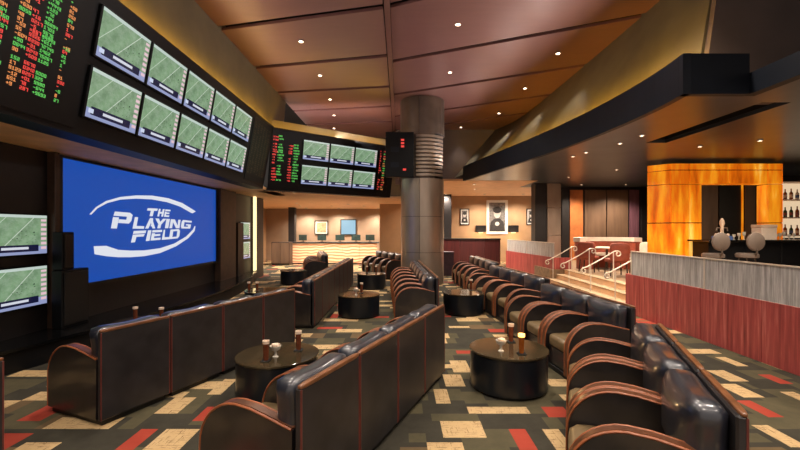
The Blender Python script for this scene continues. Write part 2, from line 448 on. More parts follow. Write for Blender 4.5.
# ------------------------------------------------------------------ left: display bulkhead, screen alcove, stage
TILT = .178; BX0, BZ0, BZ1 = -3.91, 2.94, 4.72
bh = MB().prism([(BX0, BZ0), (BX0 + TILT * (BZ1 - BZ0), BZ1), (BX0 + TILT * (BZ1 - BZ0) - .03, BZ1), (BX0 + TILT * (BZ1 - BZ0) - .05, 4.46), (-4.25, 4.46), (-4.25, BZ0)], 'y', -3, 11.4)
o = struct('wall_bulkhead', bh, 'black_panel', label='black bulkhead leaning into the room, carrying the odds board and televisions'); recalc(o)
o = struct('ceiling_soffit', MB().box(-5.7, -3.915, -3, 13.9, 2.96, 3.02), 'soffit_tan', label='tan underside of the display bulkhead')
o = struct('wall_cove', MB().prism([(-3.70, 6.1), (-3.80, 6.1), (-4.10, 4.47), (-3.84, 4.47)], 'y', -3, 13.0), 'olive_wall', label='olive cove wall between bulkhead and ceiling'); recalc(o)
cv = empty('cove_light_strip', (-3.64, 4.2, 4.47)); MB().box(-.03, -.012, -7.2, 7.2, .10, .21).build('channel', 'fascia', cv); MB().box(-.045, -.031, -7.2, 7.2, .12, .21).build('lamp', 'cove_yellow', cv); tag(cv, 'yellow light strip lying on the left display bulkhead', 'light strip')
struct('wall_left', MB().box(-5.5, -5.3, -3, 14.4, 0, 2.96), 'wall_dark', label='dark wall behind the big blue screen')

# far display segment
A = Vector((.777, .629, 0)).normalized(); NH = Vector((A.y, -A.x, 0)); P1 = Vector((-3.95, 11.6, 0)); LEN = 4.62
def far_pt(s, d, z): return P1 + A * s + NH * d + Vector((0, 0, z))
prof = [(0, BZ0), (TILT * (BZ1 - BZ0), BZ1), (-.3, BZ1), (-.3, BZ0)]
bh = MB().loft([[far_pt(0.1, d, z) for d, z in prof], [far_pt(LEN, d, z) for d, z in prof]])
o = struct('wall_bulkhead.001', bh, 'black_panel', label='black bulkhead turning across the far end, carrying six televisions'); recalc(o)
cv = MB().loft([[far_pt(s, d, z) for d, z in ((-.02, 4.73), (.08, 4.73), (.08, 4.76), (-.02, 4.76))] for s in (.2, LEN - .1)]).build('cove_light_strip', 'cove_yellow_soft')
recalc(cv); tag(cv, 'yellow light strip lying on the far display bulkhead', 'light strip')
up = MB().loft([[far_pt(s, d, z) for d, z in ((-.36, 4.3), (-.3, 4.3), (-.12, 5.05), (-.18, 5.05))] for s in (.1, LEN)])  # upstand added so the strip's yellow glow has a surface to fall on
o = struct('wall_cove.001', up, 'olive_wall', label='added upstand that catches the yellow light behind the far display'); recalc(o)

# televisions
def make_tv(wd, ht):
    t = empty('television')
    MB().bbox(-wd / 2, wd / 2, -ht / 2, ht / 2, 0, .045, .008).build('bezel', 'bezel', t)
    b = .022
    MB().face([(-wd / 2 + b, -ht / 2 + b, .047), (wd / 2 - b, -ht / 2 + b, .047), (wd / 2 - b, ht / 2 - b, .047), (-wd / 2 + b, ht / 2 - b, .047)], 0, [(0, 0), (1, 0), (1, 1), (0, 1)]).build('screen', 'tv_picture', t)
    return t
tv0 = make_tv(.955, .645); first_tv = [True]
def place_tv(mat, label, group):
    t = tv0 if first_tv[0] else copy_tree(tv0)
    first_tv[0] = False
    t.matrix_world = mat; tag(t, label, 'television', group)
    return t
Bv = Vector((TILT, 0, 1)).normalized(); aY = Vector((0, 1, 0)); nL = aY.cross(Bv)
ROWZ = (4.215, 3.475)
for r, zc in enumerate(ROWZ):
    for i in range(5):
        yc = 4.82 + .985 * (i + .5) - .01
        place_tv(frame_matrix(Vector((BX0 + TILT * (zc - BZ0), yc, zc)) + nL * .002, aY, Bv, nL),
                 f"football television in the {'upper' if r == 0 else 'lower'} row above the blue screen, {ORD[i]} from the odds board", 'televisions on the display bulkhead')
Bf = (NH * TILT + Vector((0, 0, 1))).normalized(); nF = A.cross(Bf)
for r, zc in enumerate(ROWZ):
    for i in range(3):
        s = 1.08 + .925 * (i + .5)
        place_tv(frame_matrix(far_pt(s, TILT * (zc - BZ0), zc) + nF * .002, A, Bf, nF) @ Matrix.Scale(.95, 4),
                 f"far-wall football television, {'upper' if r == 0 else 'lower'} row, {['left', 'middle', 'right'][i]} of three", 'televisions on the far bulkhead')
zN = Vector((1, 0, 0)); zU = Vector((0, 0, 1))
# big alcove televisions (standing on the dark wall left of the screen) and the two at the alcove's far end
def wall_tv(yc, zc, wd, ht, label):
    t = make_tv(wd, ht); t.matrix_world = frame_matrix(Vector((-5.3, yc, zc)) + zN * .002, aY, zU, zN); tag(t, label, 'television', 'televisions beside the blue screen')
wall_tv(5.46, 1.72, 1.02, .60, 'upper television on the dark wall left of the blue screen')
wall_tv(5.46, .98, 1.02, .60, 'lower television on the dark wall left of the blue screen')
wall_tv(13.6, 1.74, .86, .60, 'upper television between blue screen and glowing light strip')
wall_tv(13.6, 1.08, .86, .60, 'lower television between blue screen and glowing light strip')

# odds boards
FONT = {'0': '111101101101111', '1': '010110010010111', '2': '111001111100111', '3': '111001111001111', '4': '101101111001001', '5': '111100111001111',
        '6': '111100111101111', '7': '111001001001001', '8': '111101111101111', '9': '111101111001111', '-': '000000111000000', '+': '000010111010000'}
def digits(mb, x, y, txt, h, z=.0125, mi=0):
    c = h / 5; a = 1.25
    for ch in txt:
        pat = FONT[ch]
        for r in range(5):
            run = 0
            for q in range(4):
                on = q < 3 and pat[r * 3 + q] == '1'
                if on: run += 1
                elif run:
                    mb.face([(x + (q - run) * c * a, y + h - (r + 1) * c, z), (x + q * c * a, y + h - (r + 1) * c, z), (x + q * c * a, y + h - r * c, z), (x + (q - run) * c * a, y + h - r * c, z)], mi); run = 0
        x += c * 3.6 * a
    return x
def odds_board(name, mat, wd, ht, columns, label):
    t = empty(name); t.matrix_world = mat; tag(t, label, 'odds board')
    MB().bbox(-wd / 2, wd / 2, -ht / 2, ht / 2, 0, .011, .004).build('panel', 'bezel', t)
    rng = random.Random(len(label))
    for (x, colr, nd, h, rows) in columns:
        mb = MB()
        for y in rows:
            if rng.random() < .06: continue
            txt = ''.join(rng.choice('0123456789') for _ in range(max(1, nd + rng.choice([0, 0, -1, 1]))))
            if rng.random() < .4: txt = rng.choice('+-') + txt[1:]
            mi = {'r': 0, 'g': 1, 'm': rng.choice([0, 1, 1, 2, 2]), 'o': rng.choice([1, 2, 2]), 'd': 3}[colr]
            digits(mb, x, y, txt, h, mi=mi)
        if mb.f: mb.build('digit_column', ['led_red', 'led_green', 'led_orange', 'led_dim'], t)['kind'] = 'stuff'
def rows_of(groups, pitch):
    out = []
    for a, n in groups: out += [a - i * pitch for i in range(n)]
    return out
# near board on the left bulkhead: local x = along, y = up
grp = [(.80, 17), (-.02, 6), (-.36, 6)]
zc = 3.83
cols = []
for (yy, c, nd) in ((3.30, 'o', 3), (3.48, 'g', 3), (3.70, 'm', 3), (3.90, 'o', 3), (4.04, 'r', 3), (4.18, 'g', 4), (4.44, 'm', 2)):
    cols.append((yy - 3.95, c, nd, .036, rows_of(grp, .052)))
odds_board('odds_board', frame_matrix(Vector((BX0 + TILT * (zc - BZ0), 3.95, zc)) + nL * .002, aY, Bv, nL), 1.62, 1.68, cols, 'large odds board of red and green digits in the top left corner')
# dim board at the corner of the bulkhead
cols = [(-.55 + .2 * i, 'd', 3, .036, rows_of([(.66, 24)], .055)) for i in range(6)]
odds_board('odds_board', frame_matrix(Vector((BX0 + TILT * (zc - BZ0), 10.6, zc)) + nL * .002, aY, Bv, nL), 1.3, 1.6, cols, 'dim brownish odds board right of the televisions above the blue screen')
g2 = [(.62, 3), (.40, 3), (.20, 3), (-.02, 13)]
cols = [(-.42, 'r', 3, .044, rows_of([(.62, 2), (.42, 3), (.20, 3), (-.04, 8)], .082)), (-.27, 'g', 4, .044, rows_of([(.66, 2), (.42, 3), (.2, 3), (-.04, 8)], .082)), (.06, 'r', 3, .044, rows_of([(.42, 3), (.20, 3), (-.04, 8)], .082)), (.21, 'g', 4, .044, rows_of([(.46, 6), (-.04, 8)], .082))]
odds_board('odds_board', frame_matrix(far_pt(.60, TILT * (zc - BZ0), zc) + nF * .002, A, Bf, nF), .96, 1.66, cols, 'odds board of red and green digits left of the six far televisions')
cols = [(-.2, 'r', 2, .04, rows_of([(.66, 17)], .082)), (-.05, 'm', 3, .04, rows_of([(.66, 17)], .082))]
odds_board('odds_board', frame_matrix(far_pt(4.18, TILT * (zc - BZ0), zc) + nF * .002, A, Bf, nF), .5, 1.66, cols, 'narrow odds board right of the six far televisions')

# the big blue projection screen with its printed logo
WX = -5.22
scr = empty('projection_screen', (WX, 8.75, .9)); tag(scr, 'big blue projection screen showing the playing field logo', 'screen')
SY0, SY1, SZ0, SZ1 = 6.16, 11.33, .90, 2.90
def loc_pt(Y, z, d): return (d, Y - 8.75, z - .9)
MB().box(-.06, 0, SY0 - 8.75, SY1 - 8.75, 0, SZ1 - .9).build('picture', 'screen_blue', scr)
fr = MB()
for (a, b, c, d) in ((SY0 - .06, SY0, SZ0 - .06, SZ1 + .02), (SY1, SY1 + .06, SZ0 - .06, SZ1 + .02), (SY0, SY1, SZ0 - .06, SZ0), (SY0, SY1, SZ1, SZ1 + .02)):
    fr.box(-.06, .03, a - 8.75, b - 8.75, c - .9, d - .9)
fr.build('frame', 'frame_black', scr)
def Z(zx, zy):      # a point of the logo, measured on the screen's own plane
    px, py = 80 + zx / 5, 185 + zy / 5
    Y = -WX * FPX / (400 - px); return Y, CAM_H + (229 - py) * Y / FPX
def logo_poly(mb, pts):
    q = [Z(*p) for p in pts]
    mb.loft([[loc_pt(Y, z, .002) for Y, z in q], [loc_pt(Y, z, .006) for Y, z in q]])
GL = {'T': [[(0, 0), (1, 0), (.97, .3), (-.03, .3)], [(.36, .3), (.66, .3), (.62, 1), (.32, 1)]],
      'H': [[(0, 0), (.3, 0), (.3, 1), (0, 1)], [(.7, 0), (1, 0), (1, 1), (.7, 1)], [(.3, .38), (.7, .38), (.7, .62), (.3, .62)]],
      'E': [[(0, 0), (1, 0), (1, .22), (0, .22)], [(0, .3), (.3, .3), (.3, .78), (0, .78)], [(.3, .4), (.9, .4), (.9, .6), (.3, .6)], [(0, .78), (1, .78), (1, 1), (0, 1)]],
      'P': [[(.08, 0), (.85, 0), (1, .12), (1, .25), (.05, .25)], [(.74, .25), (1, .25), (1, .5), (.9, .66), (.74, .66)], [(.36, .44), (.74, .44), (.74, .66), (.36, .66)], [(.04, .33), (.34, .33), (.34, 1), (.04, 1)]],
      'L': [[(0, 0), (.3, 0), (.3, 1), (0, 1)], [(.3, .76), (1, .76), (1, 1), (.3, 1)]],
      'A': [[(.38, 0), (.7, 0), (.3, 1), (-.02, 1)], [(.7, 0), (.72, .3), (1.02, 1), (.74, 1), (.52, .42)], [(.55, .62), (.80, .62), (.88, .8), (.55, .8)]],
      'Y': [[(0, 0), (.32, 0), (.6, .5), (.4, .62)], [(.72, 0), (1.02, 0), (.64, .62), (.4, .62), (.42, .5)], [(.36, .62), (.64, .62), (.62, 1), (.34, 1)]],
      'I': [[(.1, 0), (1, 0), (1, 1), (.1, 1)]],
      'N': [[(0, 0), (.26, 0), (.26, 1), (0, 1)], [(.26, 0), (.4, 0), (.78, .7), (.78, 1), (.66, 1), (.26, .3)], [(.78, 0), (1, 0), (1, 1), (.78, 1)]],
      'G': [[(.1, 0), (1, 0), (1, .22), (.1, .22), (0, .22)], [(0, .22), (.28, .22), (.28, .78), (0, .78)], [(0, .78), (1, .78), (1, 1), (.1, 1)], [(.72, .46), (1, .46), (1, .78), (.72, .78)], [(.5, .46), (.72, .46), (.72, .62), (.5, .62)]],
      'F': [[(0, 0), (1, 0), (1, .25), (0, .25)], [(0, .32), (.95, .32), (.92, .54), (0, .54)], [(0, .54), (.32, .54), (.32, 1), (0, 1)]],
      'D': [[(0, 0), (.3, 0), (.3, 1), (0, 1)], [(.3, 0), (.85, 0), (1, .2), (.3, .2)], [(.74, .2), (1, .2), (1, .8), (.74, .8)], [(.3, .8), (1, .8), (.85, 1), (.3, 1)]]}
def letter(ch, tl, tr, br, bl):
    mb = MB()
    for poly in GL[ch]:
        pts = []
        for u, v in poly:
            tx, ty = tl[0] + (tr[0] - tl[0]) * u, tl[1] + (tr[1] - tl[1]) * u
            bx, by = bl[0] + (br[0] - bl[0]) * u, bl[1] + (br[1] - bl[1]) * u
            pts.append((tx + (bx - tx) * v, ty + (by - ty) * v))
        logo_poly(mb, pts)
    o = mb.build('logo_letter', 'logo_white', scr); recalc(o)
for ch, tl, tr, br, bl in (
    ('T', (338, 116), (388, 118), (380, 157), (332, 155)), ('H', (394, 119), (422, 121), (414, 158), (386, 157)), ('E', (427, 122), (452, 124), (444, 160), (419, 159)),
    ('P', (166, 132), (264, 140), (246, 221), (150, 216)), ('L', (274, 160), (326, 164), (318, 219), (262, 218)), ('A', (332, 164), (378, 167), (374, 217), (326, 218)),
    ('Y', (376, 167), (430, 169), (420, 216), (368, 217)), ('I', (430, 169), (448, 170), (440, 216), (422, 216)), ('N', (454, 171), (502, 174), (496, 216), (446, 216)), ('G', (510, 174), (558, 180), (550, 218), (502, 217)),
    ('F', (268, 230), (330, 227), (316, 282), (254, 288)), ('I', (338, 227), (356, 226), (346, 279), (326, 281)), ('E', (362, 226), (410, 224), (400, 274), (352, 278)),
    ('L', (418, 224), (440, 223), (448, 271), (408, 274)), ('D', (452, 223), (500, 220), (494, 266), (444, 271))):
    letter(ch, tl, tr, br, bl)
def swoosh(up, lo, name):
    mb = MB()
    q0 = [Z(*p) for p in up]; q1 = [Z(*p) for p in lo]
    for a in range(len(up) - 1):
        quad = [q0[a], q0[a + 1], q1[a + 1], q1[a]]
        mb.loft([[loc_pt(Y, z, .002) for Y, z in quad], [loc_pt(Y, z, .006) for Y, z in quad]])
    o = mb.build(name, 'logo_white', scr); recalc(o)
swoosh([(47, 146), (80, 110), (130, 80), (200, 60), (280, 52), (360, 53), (440, 66), (510, 90), (578, 132)],
       [(55, 148), (86, 116), (135, 90), (200, 73), (280, 68), (360, 72), (435, 86), (500, 108), (560, 142)], 'logo_swoosh')
swoosh([(68, 306), (130, 304), (190, 324), (250, 328), (320, 327), (400, 316), (470, 293), (530, 258), (565, 222), (572, 206)],
       [(72, 346), (130, 356), (190, 361), (250, 361), (320, 356), (400, 340), (480, 306), (540, 266), (572, 230), (576, 206)], 'logo_swoosh')

# alcove trim, stage, speakers
def pillar(name, x0, x1, y0, y1, z0, z1, m, label):
    return struct(name, MB().bbox(x0, x1, y0, y1, z0, z1, .01), m, label=label)
pillar('trim_2', -5.3, -5.17, 6.0, 6.085, .3, 2.955, 'frame_brown', 'brown post at the near side of the blue screen')
pillar('trim_3', -5.3, -5.12, 11.42, 12.5, .3, 2.955, 'frame_brown', 'dark brown panel at the far side of the blue screen')
pillar('trim_4', -5.3, -5.10, 12.6, 13.05, .3, 2.0, 'wall_dark', 'black post beside the far alcove televisions')
pillar('wall_pillar', -5.85, -5.22, 14.4, 15.3, 0, 2.955, 'wall_dark', 'dark pillar closing the screen alcove')
ls = MB().bbox(-5.21, -5.13, 14.18, 14.32, .32, 2.95, .01).build('light_post', 'strip_warm'); tag(ls, 'tall glowing warm light strip beside the dark pillar', 'light strip')
# stage: shallow arc
arc = []
for i in range(25):
    Y = 4.4 + (14.0 - 4.4) * i / 24; t = (Y - 9.0) / 4.6; arc.append((-4.98 + .66 * (1 - t * t) if abs(t) < 1.05 else -5.05, Y))
poly = arc + [(-5.295, 14.0), (-5.295, 4.4)]
st = MB().prism(poly, 'z', 0, .27)
o = st.build('stage', 'black_panel'); recalc(o); tag(o, 'low black curved stage below the blue screen', 'stage')
lip = MB().prism([(x + .03, y) for x, y in arc] + [(-5.295, 14.0), (-5.295, 4.4)], 'z', .27, .31).build('stage_top', 'black_gloss', o); recalc(lip)
def speaker(y0, y1, z0, z1, label):
    t = empty('loudspeaker', (-5.08, (y0 + y1) / 2, z0)); tag(t, label, 'loudspeaker')
    h = z1 - z0; wd = (y1 - y0) / 2
    MB().bbox(-.1, .06, -wd, wd, 0, h, .012).build('cabinet', 'black_panel', t)
    MB().bbox(.061, .073, -wd + .03, wd - .03, .04, h - .04, .005).build('grille', 'black_base', t)
speaker(5.95, 6.17, 1.185, 1.755, 'upper small black loudspeaker at the near lower corner of the blue screen')
speaker(5.94, 6.46, .31, 1.18, 'wider black loudspeaker standing on the stage corner')

# ------------------------------------------------------------------ far end: betting counter zone
struct('wall_far', MB().box(-9, .4, 23.0, 23.2, 0, 3.0), 'wall_beige', label='beige wall behind the betting counter')
far_c = MB().prism([(-9, 13.9), (-4.35, 13.9), (-4.35, 12.15), (-.4, 15.0), (.4, 15.0), (.4, 23.2), (-9, 23.2)], 'z', 2.96, 3.02)
o = struct('ceiling_far', far_c, 'soffit_far', label='low tan ceiling above the betting counter'); recalc(o)
struct('wall_far_side', MB().box(-8.9, -7.7, 15.4, 23, 0, 2.96), 'wall_tan', label='tan side wall left of the betting counter')
struct('wall_far_upper', MB().box(-4.2, .4, 18.2, 18.35, 3.02, 6.12).box(.4, 5.4, 18.2, 18.35, 3.77, 6.12), 'olive_wall', label='wall above the far end of the wooden ceiling')
struct('wall_nib', MB().box(-.95, .3, 18.6, 18.9, 0, 2.96), 'wall_tan', label='tan wall end behind the steel column')
pillar('wall_pier', -5.95, -5.62, 21.3, 21.7, 0, 2.955, 'wall_dark', 'dark pier left of the betting counter')
ct = empty('betting_counter', (-3.4, 21, 0)); tag(ct, 'long betting counter with glowing wavy front at the far wall', 'counter')
for i in range(5):
    MB().bbox(-2.2 + i * .88, -2.2 + i * .88 + .87, -.3, .3, .05, 1.06, .008).build('front_panel', 'wave_front', ct)
MB().bbox(-2.3, 2.3, -.36, .4, 1.06, 1.12, .01).build('counter_top', 'frame_black', ct)
MB().box(-2.2, 2.2, -.25, .3, 0, .05).build('plinth', 'black_base', ct)
mon0 = None
for i, px in enumerate((303, 322, 340, 356, 370)):
    t = empty('betting_monitor', ((px - 400) * 21 / 400, 21, 1.12), .15 * (i - 2)); tag(t, f'small dark betting monitor on the far counter, {ORD[i]} from the left', 'monitor', 'monitors on the betting counter')
    MB().bbox(-.1, .1, -.08, .08, 0, .02, .005).build('foot', 'black_base', t); MB().box(-.02, .02, .0, .03, .02, .2).build('stem', 'black_base', t)
    MB().bbox(-.24, .24, -.03, -.002, .08, .38, .01).build('screen', 'monitor_green', t)
pd = empty('cabinet', (-5.95, 20.2, 0)); tag(pd, 'brown upright cabinet left of the betting counter', 'cabinet')
MB().bbox(-.45, .45, -.3, .3, .05, 1.15, .01).build('body', 'frame_brown', pd); MB().box(-.42, .42, -.27, .27, 0, .05).build('plinth', 'black_base', pd)
MB().bbox(-.42, -.01, -.325, -.302, .1, 1.1, .006).build('door', 'wall_brown', pd); MB().bbox(.01, .42, -.325, -.302, .1, 1.1, .006).build('door', 'wall_brown', pd)
def picture(name, x, y, z, wd, ht, inner, label, mat_w=.06, cat='picture', portrait=False, frame='frame_black'):
    t = empty(name, (x, y, z)); tag(t, label, cat)
    f = MB(); b = .05
    for q in ((-wd / 2, wd / 2, 0, b), (-wd / 2, wd / 2, ht - b, ht), (-wd / 2, -wd / 2 + b, b, ht - b), (wd / 2 - b, wd / 2, b, ht - b)):
        f.box(q[0], q[1], -.05, 0, q[2], q[3])
    f.build('frame', frame, t)
    MB().box(-wd / 2 + b, wd / 2 - b, -.03, -.001, b, ht - b).build('mat', 'mat_white', t)
    e = b + mat_w
    MB().box(-wd / 2 + e, wd / 2 - e, -.034, -.031, e, ht - e).build('print', inner, t)
    if portrait:
        p = MB(); n = 20
        def disc(cx, cz, rx, rz, d, mi):
            p.loft([[(cx + rx * math.cos(2 * math.pi * i / n), d, cz + rz * math.sin(2 * math.pi * i / n)) for i in range(n)], [(cx + rx * math.cos(2 * math.pi * i / n), d - .002, cz + rz * math.sin(2 * math.pi * i / n)) for i in range(n)]], True, mi)
        p.prism([(-wd * .36, e + .01), (wd * .36, e + .01), (wd * .30, ht * .36), (wd * .12, ht * .46), (-wd * .12, ht * .46), (-wd * .30, ht * .36)], 'y', -.037, -.0345, 0)
        disc(0, ht * .62, wd * .17, ht * .15, -.038, 1); disc(0, ht * .71, wd * .2, ht * .1, -.041, 0); disc(0, ht * .30, wd * .1, ht * .06, -.040, 1)
        o = p.build('printed_figure', ['print_dark', 'print_light'], t); recalc(o)
    return t
picture('framed_picture', (321.5 - 400) * 23 / 400, 22.99, 1.8 - 5.5 * 23 / 400, .78, .8, 'print_warm', 'framed warm-toned picture on the far beige wall above the counter')
picture('wall_screen', (348.5 - 400) * 23 / 400, 22.99, 1.8 - 6 * 23 / 400, .92, .9, 'bluish_screen', 'pale blue wall screen above the far betting counter', .0, 'television')

# right of the column: portrait wall, low maroon wall
PW = 22.0
struct('wall_portraits', MB().box(.4, 9, PW, PW + .2, 0, 3.75), 'wall_tan', label='tan wall hung with black and white portraits')
struct('ceiling_portraits', MB().box(.4, 5.2, 15.1, 17.4, 3.62, 3.69).box(.4, 9, 17.4, PW, 3.62, 3.69), 'soffit_far', label='low tan ceiling before the portrait wall')
struct('wall_portrait_fascia', MB().box(-.2, 5.4, 17.0, 17.2, 3.70, 6.12), 'grey_wall', label='fascia above the portrait zone')
def at_wall(px, Y): return (px - 400) * Y / 400
picture('portrait', at_wall(497, PW), PW - .002, 1.8 - 5 * PW / 400, 1.16, 1.86, 'print_grey', 'large black and white portrait hanging between two wall lamps', .09, portrait=True, frame='mat_white')
picture('portrait', at_wall(464.5, PW), PW - .002, 1.8 + 4 * PW / 400, .52, .9, 'print_grey', 'small framed portrait left of the large portrait', .06, portrait=True)
picture('portrait', at_wall(531, PW), PW - .002, 1.8 + 4 * PW / 400, .52, .9, 'print_grey', 'small framed portrait right of the large portrait beside the dark pillar', .06, portrait=True)
for sx, sd in ((480.5, 'left'), (513, 'right')):
    t = empty('wall_lamp', (at_wall(sx, PW), PW - .001, 1.62)); tag(t, f'dark box wall lamp {sd} of the large portrait', 'wall lamp')
    MB().bbox(-.27, .27, -.16, 0, 0, .38, .01).build('shade', 'frame_black', t); MB().bbox(-.12, .12, -.13, -.03, -.04, -.002, .005).build('bulb_cover', 'strip_warm', t)
    ld = bpy.data.lights.new('wall_lamp_bulb', 'POINT'); ld.energy = 14; ld.color = (1, .7, .42); ld.shadow_soft_size = .06
    lo = bpy.data.objects.new('wall_lamp_bulb', ld); col.objects.link(lo); lo.parent = t; lo.location = (0, -.35, -.1)
pillar('wall_dark_pier', at_wall(444, 21), at_wall(451.5, 21), 21, 21.3, 0, 3.69, 'wall_dark', 'dark upright beside the steel column')
cb = empty('service_counter', (3.5, 19.6, 0)); tag(cb, 'dark maroon curved service counter below the portraits', 'counter')
pts = [(-1.6, .4), (-.6, .0), (.6, -.15), (1.4, -.1)]
for (xa, ya), (xb, yb) in zip(pts, pts[1:]):
    o = MB().prism([(xa + .004, ya), (xb - .004, yb), (xb - .004, yb + .4), (xa + .004, ya + .4)], 'z', .08, 1.28).build('front_panel', 'maroon', cb); recalc(o)
tp = MB().loft([[(x, y - .06, z) for x, y in pts] + [(x, y + .46, z) for x, y in reversed(pts)] for z in (1.28, 1.34)]); o = tp.build('counter_top', 'frame_black', cb); recalc(o)
MB().box(-1.5, 1.3, .1, .3, 0, .08).build('plinth', 'black_base', cb)
po = empty('podium', (at_wall(448, 15.6), 15.6, 0)); tag(po, 'small dark purple podium right of the steel column', 'podium')
MB().bbox(-.2, .2, -.2, .2, 0, .86, .01).build('body', 'purple_box', po); MB().bbox(-.22, .22, -.22, .22, .86, .92, .01).build('top', 'purple_box', po)

# ------------------------------------------------------------------ steel column with sign box
CX, CY, CR = .74, 13.3, .71
cl = empty('column', (CX, CY, 0)); tag(cl, 'thick round column clad in brushed steel panels', 'column')
MB().lathe([(CR - .03, 0), (CR - .03, 6.02)], 32).build('core', 'black_base', cl)
def curved_panel(r0, r1, a0, a1, z0, z1, n=7):
    mb = MB(); rings = []
    for i in range(n + 1):
        a = a0 + (a1 - a0) * i / n; rings.append([(r0 * math.cos(a), r0 * math.sin(a), z0), (r1 * math.cos(a), r1 * math.sin(a), z0), (r1 * math.cos(a), r1 * math.sin(a), z1), (r0 * math.cos(a), r0 * math.sin(a), z1)])
    mb.loft(rings); return mb
zs = [0.02, 1.05, 2.2, 3.42]
for za, zb in zip(zs, zs[1:]):
    for q in range(6):
        o = curved_panel(CR - .03, CR, math.radians(-100 + 60 * q) + .008, math.radians(-40 + 60 * q) - .008, za + .006, zb - .006).build('steel_panel', 'steel', cl, 35); recalc(o)
for q in range(6):
    o = curved_panel(CR - .03, CR + .02, math.radians(-100 + 60 * q) + .004, math.radians(-40 + 60 * q) - .004, 4.84, 6.0).build('steel_panel', 'steel_dark', cl, 35); recalc(o)
o = curved_panel(CR - .03, CR + .01, math.radians(-250), math.radians(-60) + .0, 3.42, 4.84, 16).build('collar', 'steel_dark', cl, 35); recalc(o)
for i in range(11):
    z = 3.48 + i * .122
    o = curved_panel(CR - .02, CR + .05, math.radians(-108), math.radians(-32), z, z + .07, 10).build('louvre_slat', 'steel', cl, 35); recalc(o)
sb = empty('sign_box', (CX - .75, CY - .80, 3.42)); tag(sb, 'black box with small red lights on the column shoulder', 'sign box')
MB().bbox(-.44, .44, -.06, .14, 0, 1.40, .012).build('box', 'black_panel', sb)
mb = MB()
for (x, z, n) in ((.04, .92, 3), (.1, .2, 1)):
    for i in range(n): mb.box(x, x + .1, -.066, -.061, z + i * .1, z + i * .1 + .06)
mb.build('red_lights', 'led_red', sb)['kind'] = 'stuff'
for z in (.30, .78): MB().box(-.28, -.02, -.066, -.061, z, z + .16).build('dim_panel', 'fascia', sb)

# ------------------------------------------------------------------ right: curved fascia, soffit, cove wall
fa = [(3.77, 5.33), (3.83, 6.0), (3.82, 7.0), (3.72, 8.2), (3.54, 9.4), (3.3, 10.6), (3.0, 12.0), (2.68, 13.5), (2.36, 15.0)]
def strip(path, thick, z0, z1):
    mb = MB(); out = []
    for i, p in enumerate(path):
        t = Vector(path[min(i + 1, len(path) - 1)]) - Vector(path[max(i - 1, 0)]); t.normalize(); n = Vector((t.y, -t.x)) * thick
        out.append([(p[0], p[1], z0), (p[0] + n.x, p[1] + n.y, z0), (p[0] + n.x, p[1] + n.y, z1), (p[0], p[1], z1)])
    return mb.loft(out)
def smooth_path(p, m=4):
    out = []
    for i in range(len(p) - 1):
        a, b, c, d = p[max(i - 1, 0)], p[i], p[i + 1], p[min(i + 2, len(p) - 1)]
        for j in range(m):
            t = j / m
            out.append(tuple(.5 * (2 * b[k] + (c[k] - a[k]) * t + (2 * a[k] - 5 * b[k] + 4 * c[k] - d[k]) * t * t + (3 * b[k] - a[k] - 3 * c[k] + d[k]) * t ** 3) for k in (0, 1)))
    return out + [p[-1]]
FA = smooth_path(fa)
o = struct('wall_fascia', strip(FA, .1, 3.6, 4.14), 'fascia', label='long curved dark fascia with a glowing cove above it'); recalc(o)
struct('wall_fascia_end', MB().box(3.78, 4.66, 5.33, 5.43, 3.6, 4.14), 'fascia', label='near end of the dark fascia')
struct('wall_fascia_beam', MB().box(4.66, 4.8, -3, 5.42, 3.6, 3.88), 'fascia', label='dark beam edge above the bar side')
# soffit over the bar side, with a recessed dark slot
sof = MB().prism([(x + .09, y) for x, y in FA] + [(5.2, 15.0), (5.2, 5.43), (3.86, 5.43)], 'z', 3.62, 3.68)
sof.box(5.2, 5.62, 8.45, 17.4, 3.62, 3.68); sof.box(5.2, 5.62, -3, 5.75, 3.62, 3.68); sof.box(4.8, 5.2, -3, 5.43, 3.62, 3.68); sof.box(5.62, 14, -3, 17.4, 3.62, 3.68)
o = struct('ceiling_bar', sof, 'soffit_slate', label='dark slate soffit over the bar side'); recalc(o)
sl = MB().box(5.2, 5.62, 5.75, 8.45, 3.80, 3.84).box(5.2, 5.22, 5.75, 8.45, 3.68, 3.8).box(5.6, 5.62, 5.75, 8.45, 3.68, 3.8).box(5.22, 5.6, 5.75, 5.77, 3.68, 3.8).box(5.22, 5.6, 8.43, 8.45, 3.68, 3.8)
struct('trim_5', sl, 'black_base', label='dark recessed slot in the bar soffit')
ow = smooth_path([(4.80, 6.1), (4.84, 8.0), (4.82, 10.3), (4.78, 13), (4.62, 15.5), (4.1, 17.1)])
def resample(p, n):
    L_ = [0]
    for a, b in zip(p, p[1:]): L_.append(L_[-1] + math.hypot(b[0] - a[0], b[1] - a[1]))
    out = []
    for i in range(n):
        t = L_[-1] * i / (n - 1); k_ = max(j for j in range(len(L_) - 1) if L_[j] <= t + 1e-9); u = (t - L_[k_]) / max(L_[k_ + 1] - L_[k_], 1e-9)
        out.append((p[k_][0] + (p[k_ + 1][0] - p[k_][0]) * u, p[k_][1] + (p[k_ + 1][1] - p[k_][1]) * u))
    return out
lowp = resample([(4.5, 6.1), (4.3, 6.7)] + [(x + .26, y) for x, y in FA if y > 7.8] + [(2.3, 16.9)], 40); hip = resample([(4.86, 6.1)] + ow[1:], 40)
cw = MB().loft([[(a[0], a[1], 3.95), (a[0] + .1, a[1], 3.95), (b[0] + .1, b[1], 6.12), (b[0], b[1], 6.12)] for a, b in zip(lowp, hip)])
o = struct('wall_cove.002', cw, 'olive_wall', smooth=50, label='curved olive wall washed by the yellow cove light'); recalc(o)
